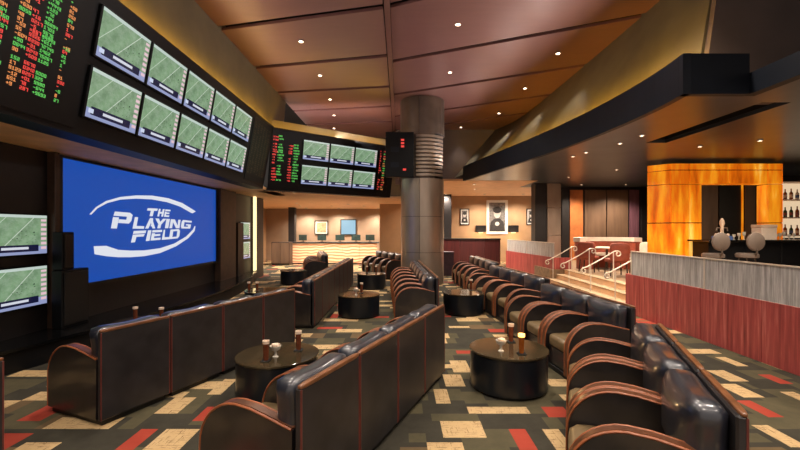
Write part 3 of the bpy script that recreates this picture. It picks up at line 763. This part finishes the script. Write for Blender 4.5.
struct('wall_bar_upper', MB().prism([(4.52, 3.69), (14, 3.69), (14, 6.12), (4.86, 6.12)], 'y', 5.99, 6.09), 'grey_wall', label='grey brown wall above the bar soffit')
cvp = [(x + .103, y) for x, y in FA if 5.6 < y < 15.2]
led = MB().loft([[(a[0] + .1, a[1], 3.92), (b[0] + .05, b[1], 3.92), (b[0] + .05, b[1], 3.95), (a[0] + .1, a[1], 3.95)] for a, b in zip(resample(FA, 40), resample([p for p in lowp if p[1] < 15.3], 40))]); o = struct('trim_6', led, 'fascia', label='ledge behind the curved fascia'); recalc(o)
o = strip(cvp, .014, 4.03, 4.12).build('cove_light_strip', 'cove_yellow'); recalc(o); tag(o, 'yellow light strip hidden behind the curved right fascia', 'light strip')
for i, (px, py) in enumerate(((620, 143), (642, 135), (573, 156), (586, 152), (700, 146), (760, 140))):
    x, y = ceil_pt(px, py, 3.62)
    downlight(x, y, 3.62, 170, 130, (1, .84, .66), f'small downlight in the slate bar soffit, {ORD[i]} of six', r=.04)

# ------------------------------------------------------------------ bar side: red wall, glass, platform, steps, rails
PZ = .45
struct('floor_platform', MB().box(5.75, 14, 8.6, 17.4, 0, PZ).box(5.02, 14, 1.0, 8.6, 0, PZ).box(5.02, 14, 13.4, 17.4, 0, PZ - .001), 'platform_floor', label='raised brown platform of the bar')
rw = struct('wall_red', MB().box(4.93, 5.01, 1.0, 8.66, 0, .84), 'maroon', label='low red wood wall below the frosted glass')
n = 0
yy = 1.0
while yy < 8.6:
    e = min(yy + .55, 8.66)
    MB().bbox(4.88, 4.93, yy + .003, e - .003, .0, .84, .004).build('wood_panel', 'red_wood', rw); yy = e
MB().box(4.93, 5.75, 8.6, 8.66, 0, .84).build('wood_panel', 'red_wood', rw)
def glass_wall(path, label, zz=(.84, 1.32)):
    t = empty('glass_balustrade', (path[0][0], path[0][1], 0)); tag(t, label, 'glass balustrade')
    for a, b in zip(path, path[1:]):
        a, b = Vector((a[0], a[1], 0)), Vector((b[0], b[1], 0)); d = (b - a).normalized(); nn = Vector((d.y, -d.x, 0)); o0 = Vector((path[0][0], path[0][1], 0))
        p = [a + d * .008 - nn * .015, b - d * .008 - nn * .015, b - d * .008 + nn * .015, a + d * .008 + nn * .015]
        o = MB().loft([[q - o0 + zU * zz[0] for q in p], [q - o0 + zU * (zz[1]) for q in p]]).build('glass_panel', 'frosted_glass', t); recalc(o)
        p = [a - nn * .03, b - nn * .03, b + nn * .03, a + nn * .03]
        o = MB().loft([[q - o0 + zU * zz[1] for q in p], [q - o0 + zU * (zz[1] + .018) for q in p]]).build('top_rail', 'rail_white', t); recalc(o)
        p = [b - d * .018 - nn * .02, b + d * .018 - nn * .02, b + d * .018 + nn * .02, b - d * .018 + nn * .02]
        o = MB().loft([[q - o0 + zU * zz[0] for q in p], [q - o0 + zU * (zz[1]) for q in p]]).build('mullion', 'rail_white', t); recalc(o)
glass_wall([(4.90, 1.9), (4.90, 4.3), (4.90, 6.42), (4.90, 8.45)], 'long frosted glass balustrade on top of the red wall')
rw2 = struct('wall_red.001', MB().prism([(5.2, 13.45), (4.78, 17.9), (4.9, 17.9), (5.32, 13.45)], 'z', 0, .84), 'maroon', label='low red wall beyond the steps'); recalc(rw2)
for i in range(6):
    t0, t1 = i / 6, (i + 1) / 6
    q = [(5.2 - .42 * t0 - .04, 13.45 + 4.45 * t0 + .004), (5.2 - .42 * t1 - .04, 13.45 + 4.45 * t1 - .004), (5.2 - .42 * t1, 13.45 + 4.45 * t1 - .004), (5.2 - .42 * t0, 13.45 + 4.45 * t0 + .004)]
    o = MB().prism(q, 'z', 0, .838).build('wood_panel', 'red_wood', rw2); recalc(o)
o = MB().prism([(5.16, 13.45), (5.16, 13.41), (5.75, 13.41), (5.75, 13.45)], 'z', 0, .838).build('wood_panel', 'red_wood', rw2); recalc(o)
glass_wall([(5.2, 13.5), (4.99, 15.7), (4.79, 17.8)], 'short frosted glass balustrade beyond the steps')
stp = empty('steps', (4.95, 11, 0)); tag(stp, 'wide lit steps rising to the bar platform between the balustrades', 'steps')
for i in range(3):
    MB().bbox(.27 * i, .8, -2.3, 2.36, .15 * i, .15 * (i + 1) - .02, .004).build('riser', 'soffit_far', stp)
    MB().bbox(.27 * i - .02, .27 * i + (.29 if i < 2 else .27), -2.3, 2.36, .15 * (i + 1) - .02, .15 * (i + 1), .004).build('tread', 'step_floor', stp)
def handrail(y, x0, x1, label, z0=.78, z1=1.22, zb=0):
    t = empty('handrail', (x0, y, 0)); tag(t, label, 'handrail', 'curled handrails on the steps')
    L_ = x1 - x0; path = []
    for i in range(11):     # lower scroll
        a = math.pi * 1.9 * (1 - i / 10); r = .035 + .045 * i / 10
        path.append((.0 + .0 - r * math.sin(a), 0, z0 - .08 + r * math.cos(a)))
    path += [(.08, 0, z0 + .02), (L_ * .5, 0, (z0 + z1) / 2), (L_ - .1, 0, z1 - .01)]
    for i in range(11):
        a = math.pi * 1.9 * i / 10; r = .08 - .045 * i / 10
        path.append((L_ + r * math.sin(a), 0, z1 - .08 + r * math.cos(a)))
    MB().tube(path, .017, 8).build('rail', 'rail_white', t, 50)
    for q, zt, zbase in ((.18, z0 + (z1 - z0) * .18 / L_, .15), (L_ - .12, z1 - .03, PZ)):
        MB().tube([(q, 0, zbase), (q, 0, zt)], .014, 8).build('post', 'rail_white', t, 50)
for y, lb in ((9.35, 'white curled handrail on the steps, nearest the bar'), (10.55, 'white curled handrail on the steps, second from the bar'), (11.9, 'white curled handrail on the steps, third from the bar'), (13.15, 'white curled handrail on the steps beside the short glass balustrade')):
    handrail(y, 4.85, 5.75, lb)

# bar walls
struct('wall_bar', MB().box(5.85, 14, 17.4, 17.6, 0, 3.62), 'wall_dark', label='dark wall behind the bar platform')
wb = bpy.data.objects['wall_bar']
for (pa, pb, m) in ((562, 569, 'wall_dark'), (570, 583, 'curtain_orange'), (585, 606, 'wall_brown'), (607, 628, 'wall_brown'), (629.5, 639, 'curtain_purple'), (641, 662, 'wall_dark'), (664, 700, 'wall_brown'), (702, 725, 'wall_brown')):
    MB().bbox(at_wall(pa, 17.35), at_wall(pb, 17.35), 17.34, 17.4, PZ, 3.5, .006).build('wall_panel', m, wb)
struct('wall_right', MB().box(14, 14.2, -3, 17.6, 0, 6.2), 'wall_dark', label='dark wall beyond the bar')
pc = empty('pillar', (5.84, 16.1, PZ)); tag(pc, 'square steel clad pillar at the corner of the steps', 'pillar')
MB().bbox(-.48, -.02, -.25, .25, -.0, 3.165, .01).build('dark_face', 'wall_dark', pc)
for za, zb in ((0, 1.1), (1.1, 2.2), (2.2, 3.165)):
    MB().bbox(-.015, .52, -.3, .25, za + .005, zb - .005, .01).build('steel_panel', 'steel', pc)

# onyx bar portal
po = empty('onyx_portal', (8.45, 10.5, PZ)); tag(po, 'glowing orange onyx portal framing the back bar', 'portal')
def onyx(x0, x1, z0, z1, y0=0, y1=.35):
    MB().bbox(x0 - 8.45 + .012, x1 - 8.45 - .012, y0, y1, z0 - PZ + .012, z1 - PZ - .012, .006).build('onyx_panel', 'onyx', po)
zr = [PZ, 1.04, 1.96, 2.98]
for za, zb in zip(zr, zr[1:]):
    onyx(7.1, 7.6, za, zb); onyx(7.6, 7.93, za, zb); onyx(9.66, 10.05, za, zb)
    for sx, dx in ((7.1, -.36), (10.05, .28)):
        o = MB().loft([[(sx - 8.45 + a, b, z) for a, b in ((0, 0.004), (dx, .4), (dx + (.06 if dx < 0 else -.06), .46), (0, .1))] for z in (za - PZ + .012, zb - PZ - .012)]).build('onyx_panel', 'onyx', po); recalc(o)
for za, zb in ((2.98, 3.35), (3.35, 3.53)):
    for x0, x1 in ((7.1, 7.6), (7.6, 8.65), (8.65, 9.66), (9.66, 10.05)): onyx(x0, x1, za, zb)
    for sx, dx in ((7.1, -.36), (10.05, .28)):
        o = MB().loft([[(sx - 8.45 + a, b, z) for a, b in ((0, 0.004), (dx, .4), (dx + (.06 if dx < 0 else -.06), .46), (0, .1))] for z in (za - PZ + .012, zb - PZ - .012)]).build('onyx_panel', 'onyx', po); recalc(o)
MB().box(-1.3, 1.55, .36, .40, 2.55, 3.05).build('backing', 'black_base', po)
for (x0, x1) in ((-1.3, -.54), (1.23, 1.55)): MB().box(x0, x1, .36, .40, .0, 2.55).build('backing', 'black_base', po)
for (x0, x1, z0, z1) in ((-1.34, -.54, 0, 2.53), (1.23, 1.6, 0, 2.53), (-1.34, 1.6, 2.545, 3.07)): MB().box(x0, x1, .03, .33, z0, z1).build('core', 'frame_brown', po)
# bar counter in front of the portal
bc = empty('bar_counter', (9.9, 10.1, PZ)); tag(bc, 'long black bar counter running in front of the onyx portal', 'bar counter')
for i in range(6):
    MB().bbox(-2.3 + i * .9, -2.3 + i * .9 + .89, -.25, .3, 0.06, 1.03, .008).build('front_panel', 'black_panel', bc)
MB().bbox(-2.4, 3.15, -.4, .36, 1.03, 1.08, .01).build('counter_top', 'black_gloss', bc); MB().box(-2.2, 3.0, -.2, .25, 0, .06).build('plinth', 'black_base', bc)
CT = PZ + 1.08
def stool(px, Y, label):
    t = empty('bar_stool', (at_wall(px, Y), Y, PZ), .05); tag(t, label, 'bar stool', 'bar stools')
    n = 24; q = [(.21 * math.cos(2 * math.pi * i / n), 1.06 + .21 * math.sin(2 * math.pi * i / n)) for i in range(n)]
    mb = MB().loft([[(x * s_, y, 1.06 + (z - 1.06) * s_) for x, z in q] for s_, y in ((.93, -.245), (1, -.235), (1, -.195), (.93, -.185))]); o = mb.build('round_back', 'stool_grey', t, 40); recalc(o)
    MB().lathe([(.2, .68), (.22, .70), (.22, .76), (.19, .79)], 24).build('seat', 'stool_grey', t, 40)
    MB().tube([(0, -.2, .72), (0, -.25, .8), (0, -.235, .9)], .02, 6).build('back_support', 'steel_dark', t)
    for a in range(4):
        c_, s_ = math.cos(a * math.pi / 2 + .785), math.sin(a * math.pi / 2 + .785)
        MB().tube([(c_ * .14, s_ * .14, .68), (c_ * .23, s_ * .23, 0)], .016, 6).build('leg', 'steel_dark', t)
    MB().tube([(.2 * math.cos(2 * math.pi * i / 16), .2 * math.sin(2 * math.pi * i / 16), .25) for i in range(17)], .01, 6).build('foot_ring', 'steel_dark', t)
stool(713, 9.3, 'round-backed grey bar stool left of the other, before the bar')
stool(747, 9.3, 'round-backed grey bar stool right of the other, before the bar')
# things on the bar
tw = empty('beer_tower', (at_wall(722, 10.0), 10.0, CT)); tag(tw, 'slim pale draught tower standing on the bar inside the portal opening', 'beer tower')
MB().lathe([(.09, 0), (.08, .03), (.04, .07), (.035, .34), (.06, .40), (.05, .47), (.02, .54)], 14).build('body', 'ceramic', tw, 40)
MB().tube([(-.03, 0, .3), (-.13, 0, .3), (-.14, 0, .22)], .015, 6).build('tap', 'steel', tw); MB().tube([(.03, 0, .3), (.13, 0, .3), (.14, 0, .22)], .015, 6).build('tap', 'steel', tw)
cd = empty('caddy', (at_wall(722, 9.85), 9.85, CT)); tag(cd, 'blue and white bar caddy in front of the beer tower', 'caddy')
MB().bbox(-.22, .22, -.06, .06, 0, .1, .006).build('tray', 'label_blue', cd)
for i in range(4): MB().lathe([(.03, .1), (.03, .15), (.01, .16)], 8, (-.15 + i * .1, 0, 0)).build('jar', 'ceramic', cd)
bx = empty('register', (at_wall(764, 10.0), 10.0, CT)); tag(bx, 'white box shaped till on the bar before the right onyx jamb', 'till')
MB().bbox(-.19, .19, -.15, .15, 0, .30, .01).build('body', 'booth_white', bx); MB().bbox(-.2, .2, -.16, .16, .30, .38, .012).build('head', 'ceramic', bx)
def glass(x, y, z, m, h, label, r=.035):
    t = empty('glass', (x, y, z)); tag(t, label, 'glass', 'glasses on the bar')
    MB().lathe([(r * .9, 0), (r * .9, .005), (r * .3, .012), (r * .25, h * .45), (r, h * .6), (r * 1.05, h)], 10).build('bowl', m, t, 40)
for i, px in enumerate((734, 739, 744, 776, 780, 784, 789, 794)):
    glass(at_wall(px, 9.95), 9.95, CT, 'bottle_clear', .14 + .03 * (i % 3), f'clear glass on the bar, {ORD[i]} from the beer tower')
# back bar shelves with bottles at the right
sh = empty('bottle_shelf', (11.2, 11.3, PZ)); tag(sh, 'lit back bar shelf unit at the right edge', 'shelf')
MB().box(-.75, .9, .18, .2, 0, 2.7).build('back', 'shelf_glow', sh)
for z in (1.15, 1.65, 2.15, 2.65): MB().bbox(-.75, .9, -.15, .18, z, z + .03, .004).build('shelf_board', 'booth_white', sh)
MB().box(-.75, .9, -.15, .18, 0, 1.1).build('cupboard', 'wall_dark', sh)
for r, z in enumerate((1.18, 1.68, 2.18)):
    for i in range(9):
        t = empty('bottle', (11.2 - .66 + i * .17, 11.3, PZ + z)); m = random.choice(['bottle_amber', 'bottle_green', 'bottle_clear', 'bottle_amber'])
        tag(t, f"{m.split('_')[1]} bottle on the {['lowest', 'middle', 'top'][r]} back bar shelf, {ORD[i]} from the portal", 'bottle', 'bottles on the back bar')
        h = .28 + .06 * random.random()
        MB().lathe([(.04, 0), (.042, .01), (.042, h * .6), (.015, h * .75), (.015, h)], 10).build('body', m, t, 40)
        MB().lathe([(.044, h * .18), (.044, h * .45)], 10).build('paper_label', random.choice(['ceramic', 'label_blue', 'booth_red']), t, 40)
# inside the portal: dark back wall with warm strip
struct('wall_back_bar', MB().box(8.75, 13.9, 13.6, 13.7, PZ, 3.62), 'wall_dark', label='dark wall seen through the onyx portal')
pn = bpy.data.objects['wall_back_bar']
for pa, pb, m in ((700, 718, 'wall_brown'), (719, 741, 'wall_dark'), (745, 770, 'wall_brown')):
    MB().bbox(at_wall(pa, 13.55), at_wall(pb, 13.55), 13.54, 13.6, PZ, 3.5, .006).build('wall_panel', m, pn)
o = MB().bbox(at_wall(742, 13.5), at_wall(743.6, 13.5), 13.5, 13.54, PZ + .3, 3.3, .004).build('light_post', 'onyx'); tag(o, 'thin orange light strip on the wall inside the portal', 'light strip')

# booth on the platform
bt = empty('booth_sofa', (at_wall(607, 13.6), 13.6, PZ)); tag(bt, 'curved red booth with a pale cushioned top on the platform', 'booth')
n = 16
for nm, r0, r1, z0, z1, m in (('base', .55, 1.0, 0, .42, 'booth_red'), ('seat', .5, 1.0, .42, .52, 'booth_white'), ('backrest', .9, 1.06, .42, .92, 'booth_red'), ('top_roll', .86, 1.1, .92, 1.06, 'booth_white')):
    rg = []
    for i in range(n + 1):
        a = math.radians(-20 + 220 * i / n); c_, s_ = math.cos(a), math.sin(a)
        rg.append([(r0 * c_, r0 * s_ * .7, z0), (r1 * c_, r1 * s_ * .7, z0), (r1 * c_, r1 * s_ * .7, z1), (r0 * c_, r0 * s_ * .7, z1)])
    o = MB().loft(rg).build(nm, m, bt, 40); recalc(o)
dt = empty('dining_table', (at_wall(606, 13.4), 13.35, PZ)); tag(dt, 'small round pale table inside the booth', 'table')
MB().lathe([(.3, 0), (.3, .02), (.04, .05), (.04, .70)], 16).build('pedestal', 'steel_dark', dt, 40); MB().lathe([(.38, .70), (.4, .71), (.4, .74), (.38, .75)], 24).build('table_top', 'booth_white', dt, 40)
def armchair(px, Y, rz, label, m='booth_red'):
    t = empty('dining_chair', (at_wall(px, Y), Y, PZ), rz); tag(t, label, 'chair', 'chairs on the platform')
    MB().cushion(-.26, .26, -.26, .26, .38, .5, 6).build('seat', m, t, 60); MB().cushion(-.26, .26, .2, .32, .42, .95, 6).build('backrest', m, t, 60)
    for sx in (-1, 1):
        for sy in (-1, 1): MB().tube([(sx * .2, sy * .2, .4), (sx * .23, sy * .23, 0)], .02, 6).build('leg', 'frame_brown', t)
armchair(589, 12.7, 2.4, 'reddish dining chair left of the booth on the platform')
armchair(642, 12.2, -1.2, 'pale dining chair between the booth and the onyx portal', 'booth_white')
armchair(616, 11.6, 3.0, 'red dining chair in front of the booth')

# ------------------------------------------------------------------ club chairs
def make_chair():
    W_, D_ = .686, .84; h = W_ / 2; t = empty('club_chair')
    MB().bbox(-h + .03, h - .03, -.39, .39, 0, .06, .005).build('base', 'black_base', t)
    # profile of the arm, y forward
    pr = [(-.40, .06), (.40, .06)]
    top = [(.42, .06), (.42, .34)]
    for i in range(1, 9):
        a = math.pi / 2 * i / 8; top.append((.42 - .32 * (1 - math.cos(a)), .36 + .32 * math.sin(a)))
    top += [(-.02, .672), (-.16, .645), (-.34, .605)]
    for sgn in (-1, 1):
        x0, x1 = (-h + .006, -h + .094) if sgn < 0 else (h - .094, h - .006)
        poly = [(y - .008, max(z - .006, .05)) for y, z in top] + [(-.34, .05)]
        arm = MB().prism(poly, 'x', x0, x1).build('arm', 'leather', t); recalc(arm)
        ring = []
        for i, (y, z) in enumerate(top):
            a = Vector(top[max(i - 1, 0)]); b = Vector(top[min(i + 1, len(top) - 1)]); d = (b - a).normalized(); nn = Vector((d.y, -d.x))
            if nn.dot(Vector((y + .1, z - .2))) < 0: nn = -nn
            p_in = Vector((y, z)) - nn * .014; p_out = Vector((y, z)) + nn * .006
            xa, xb = x0 + .016, x1 - .016
            ring.append([(xa, p_in.x, p_in.y), (xa, p_out.x, p_out.y), (xb, p_out.x, p_out.y), (xb, p_in.x, p_in.y)])
        tr = MB().loft(ring).build('arm_trim', 'trim_leather', arm, 40); recalc(tr)
        for xp in (x0 + .003, x1 - .003):
            MB().tube([(xp, y, z) for y, z in top], .0085, 6).build('piping', 'piping', arm, 60)
    # backrest
    bk = MB().bbox(-h, h, -.42, -.37, .05, .865, .012).build('backrest', 'leather_back', t)
    MB().cushion(-h, h, -.424, -.385, .856, .884, 7).build('top_trim', 'trim_top_lit', bk, 60)
    for sx in (-1, 1):
        MB().tube([(sx * (h - .006), -.417, .06), (sx * (h - .006), -.417, .855)], .0065, 6).build('piping', 'piping_dark', bk, 60)
    MB().cushion(-h + .012, h - .012, -.405, -.13, .43, .89, 6, 8, .5, 1).build('back_cushion', 'leather_cushion', t, 60)
    MB().bbox(-h + .096, h - .096, -.30, .37, .06, .30, .015).build('seat_box', 'leather', t)
    MB().cushion(-h + .098, h - .098, -.28, .41, .29, .45, 6, 6).build('seat_cushion', 'leather_seat_lit', t, 60)
    return t
chair0 = make_chair(); chair_first = [True]
def chair_row(p0, p1, n, row, group, pitch=.70, single=None):
    p0, p1 = Vector(p0), Vector(p1); d = (p1 - p0).normalized(); front = Vector((-d.y, d.x))
    for i in range(n):
        t = chair0 if chair_first[0] else copy_tree(chair0)
        chair_first[0] = False
        c = p0 + d * (pitch * (i + .5)) + front * .42
        t.location = (c.x, c.y, 0); t.rotation_euler = (0, 0, math.atan2(d.y, d.x))
        if single: lb = single
        elif n == 2: lb = f"leather club chair, {['nearer', 'farther'][i]} of {row}"
        else: lb = f'leather club chair, {ORD[i]} from camera in {row}'
        tag(t, lb, 'armchair', group)
chair_row((-3.103, 2.226), (-2.83, 2.87), 1, '', 'near left chairs', single='dark leather club chair cut off by the left picture edge')
chair_row((-2.71, 3.61), (-1.62, 6.19), 4, 'the front left row facing the blue screen', 'front left row of club chairs')
chair_row((-1.535, 7.2), (-1.49, 13.1), 8, 'the long left row beyond the front one', 'long left row of club chairs')
chair_row((-2.55, 14.2), (-3.3, 17.2), 4, 'the distant row before the betting counter', 'distant left row of club chairs')
chair_row((-.58, 2.33), (.555, 4.907), 4, 'the front middle row seen from behind', 'front middle row of club chairs')
chair_row((.74, 7.62), (.56, 11.8), 6, 'the middle row ending at the steel column', 'second middle row of club chairs')
chair_row((.28, 14.6), (-.9, 17.3), 4, 'the distant middle row behind the farthest drum table', 'distant middle row of club chairs')
chair_row((1.73, 1.98), (2.55, 3.91), 3, 'the front right row beside the red wall', 'front right row of club chairs')
chair_row((2.80, 4.74), (2.6, 6.8), 3, 'the second right row, before the steps', 'second right row of club chairs')
chair_row((2.80, 7.45), (2.5, 10.2), 4, 'the third right row, left of the steps', 'third right row of club chairs')
chair_row((2.72, 10.95), (2.62, 13.7), 4, 'the last right row, nearest the portraits', 'last right row of club chairs')

# ------------------------------------------------------------------ drum tables and what stands on them
TH = .444
def drum(x, y, label):
    t = empty('drum_table', (x, y, 0)); tag(t, label, 'table', 'round drum tables')
    MB().lathe([(.40, 0), (.40, .03)], 32).build('base', 'black_base', t, 40)
    MB().lathe([(.425, .03), (.43, .035), (.43, .415), (.425, .42)], 40).build('drum', 'table_side', t, 40)
    MB().lathe([(.435, .42), (.44, .424), (.44, TH - .004), (.435, TH)], 40).build('table_top', 'table_top', t, 30)
    return t
TT = [(1.24, 4.58, 'drum table with a glowing candle between middle and right front rows'), (-1.33, 4.36, 'drum table with two tall candle holders behind the front left row'),
      (1.36, 8.6, 'drum table right of the steel column beside the second right rows'), (-.86, 8.36, 'drum table left of the middle row ending at the column'),
      (-.87, 12.2, 'farthest drum table in the middle aisle, before the distant row'), (-3.0, 8.9, 'drum table half hidden behind the front left row near the stage'),
      (-3.75, 5.9, 'drum table hidden behind the front left row, only its candle holders showing'),
      (-3.5, 13.2, 'distant black drum table left of the long left row')]
for x, y, lb in TT: drum(x, y, lb)
def holder(x, y, h, label, flame=False, m='holder_brown'):
    t = empty('candle_holder', (x, y, TH)); tag(t, label, 'candle holder', 'candle holders on the drum tables')
    MB().bbox(-.045, .045, -.045, .045, 0, .012, .003).build('foot', 'black_base', t)
    MB().lathe([(.024, .012), (.027, .03), (.030, h * .8), (.034, h * .86)], 14).build('body', m, t, 40)
    MB().lathe([(.036, h * .86), (.036, h), (.026, h), (.02, h * .9)], 14).build('rim', 'flame' if flame else 'ceramic', t, 40)
    if flame:
        ld = bpy.data.lights.new('candle_light', 'POINT'); ld.energy = 2.5; ld.color = (1, .6, .25); ld.shadow_soft_size = .03
        lo = bpy.data.objects.new('candle_light', ld); col.objects.link(lo); lo.parent = t; lo.location = (0, 0, h + .05)
def bowl(x, y, label):
    t = empty('snack_bowl', (x, y, TH)); tag(t, label, 'bowl', 'small bowls on the drum tables')
    MB().lathe([(.03, 0), (.032, .006), (.014, .02), (.014, .06), (.05, .085), (.06, .12), (.054, .12), (.04, .09)], 16).build('bowl', 'bottle_clear', t, 40)
    mb = MB(); rng = random.Random(3)
    for i in range(9): a = i * 2.4; q = .012 * math.sqrt(i); mb.ball((q * math.cos(a), q * math.sin(a), .122 + .012 * rng.random()), .018, 7, 5)
    mb.build('snacks', 'ceramic', t, 60)['kind'] = 'stuff'
def on(px, py): return floor_pt(px, py, TH)
x, y = on(266, 361); holder(x, y, .21, 'brown candle holder in front of the bowl on the left drum table')
x, y = on(298.5, 350.5); holder(x, y, .22, 'tall brown candle holder at the back right of the left drum table')
x, y = on(275.5, 357); bowl(x, y, 'small footed bowl between the candle holders of the left drum table')
x, y = on(521.5, 354); holder(x, y, .22, 'candle holder glowing amber on the near right drum table', True, 'bottle_amber')
x, y = on(511, 342); holder(x, y, .22, 'dark brown candle holder at the back of the near right drum table')
x, y = on(501, 351); bowl(x, y, 'small footed bowl left of the glowing candle')
x, y = on(471, 290); holder(x, y, .24, 'dark candle holder on the drum table right of the column')
x, y = on(361.5, 293); holder(x, y, .22, 'brown candle holder on the drum table left of the column')
x, y = on(356, 295); bowl(x, y, 'small footed bowl on the drum table left of the column')
x, y = on(367, 273); holder(x, y, .22, 'left candle holder on the farthest middle drum table')
x, y = on(376, 273); holder(x, y, .22, 'right candle holder on the farthest middle drum table')
x, y = on(249, 291); holder(x, y, .2, 'left candle holder on the drum table near the stage')
x, y = on(257, 291); holder(x, y, .2, 'right candle holder on the drum table near the stage')

holder(-3.93, 5.94, .2, 'left of two candle holders peeping over the front left row')
holder(-3.52, 5.90, .2, 'right of two candle holders peeping over the front left row')

# far-zone downlights
for i, (x, y) in enumerate(((-6.6, 17.5), (-4.6, 17.8), (-2.4, 18.6), (-5, 20), (-3.4, 20), (-1.8, 20), (-3.4, 22.2), (-1.2, 22.2), (-5.2, 22.2))):
    downlight(x, y, 2.96, 330, 150, (1, .88, .74), f'small downlight in the low ceiling before the betting counter, {ORD[i]} of nine', r=.05)
for i, (x, y) in enumerate(((1.6, 18.2), (3.4, 18.2), (3.0, 16.2), (2.4, 20.8), (4.4, 20.8), (6.4, 20.8))):
    downlight(x, y, 3.62, 420, 150, (1, .86, .72), f'small downlight in the low ceiling before the portraits, {ORD[i]} of six', r=.05)
for i, (x, y) in enumerate(((6.6, 12.2), (5.9, 14.0), (7.4, 16.3), (9.2, 16.3), (8.2, 7.2), (6.4, 3.2))):  # the pair near the back wall are wall-washers added to brighten it
    downlight(x, y, 3.62, 380, 140, (1, .82, .64), f'small downlight in the slate soffit over the platform, {ORD[i]} of six', r=.04)
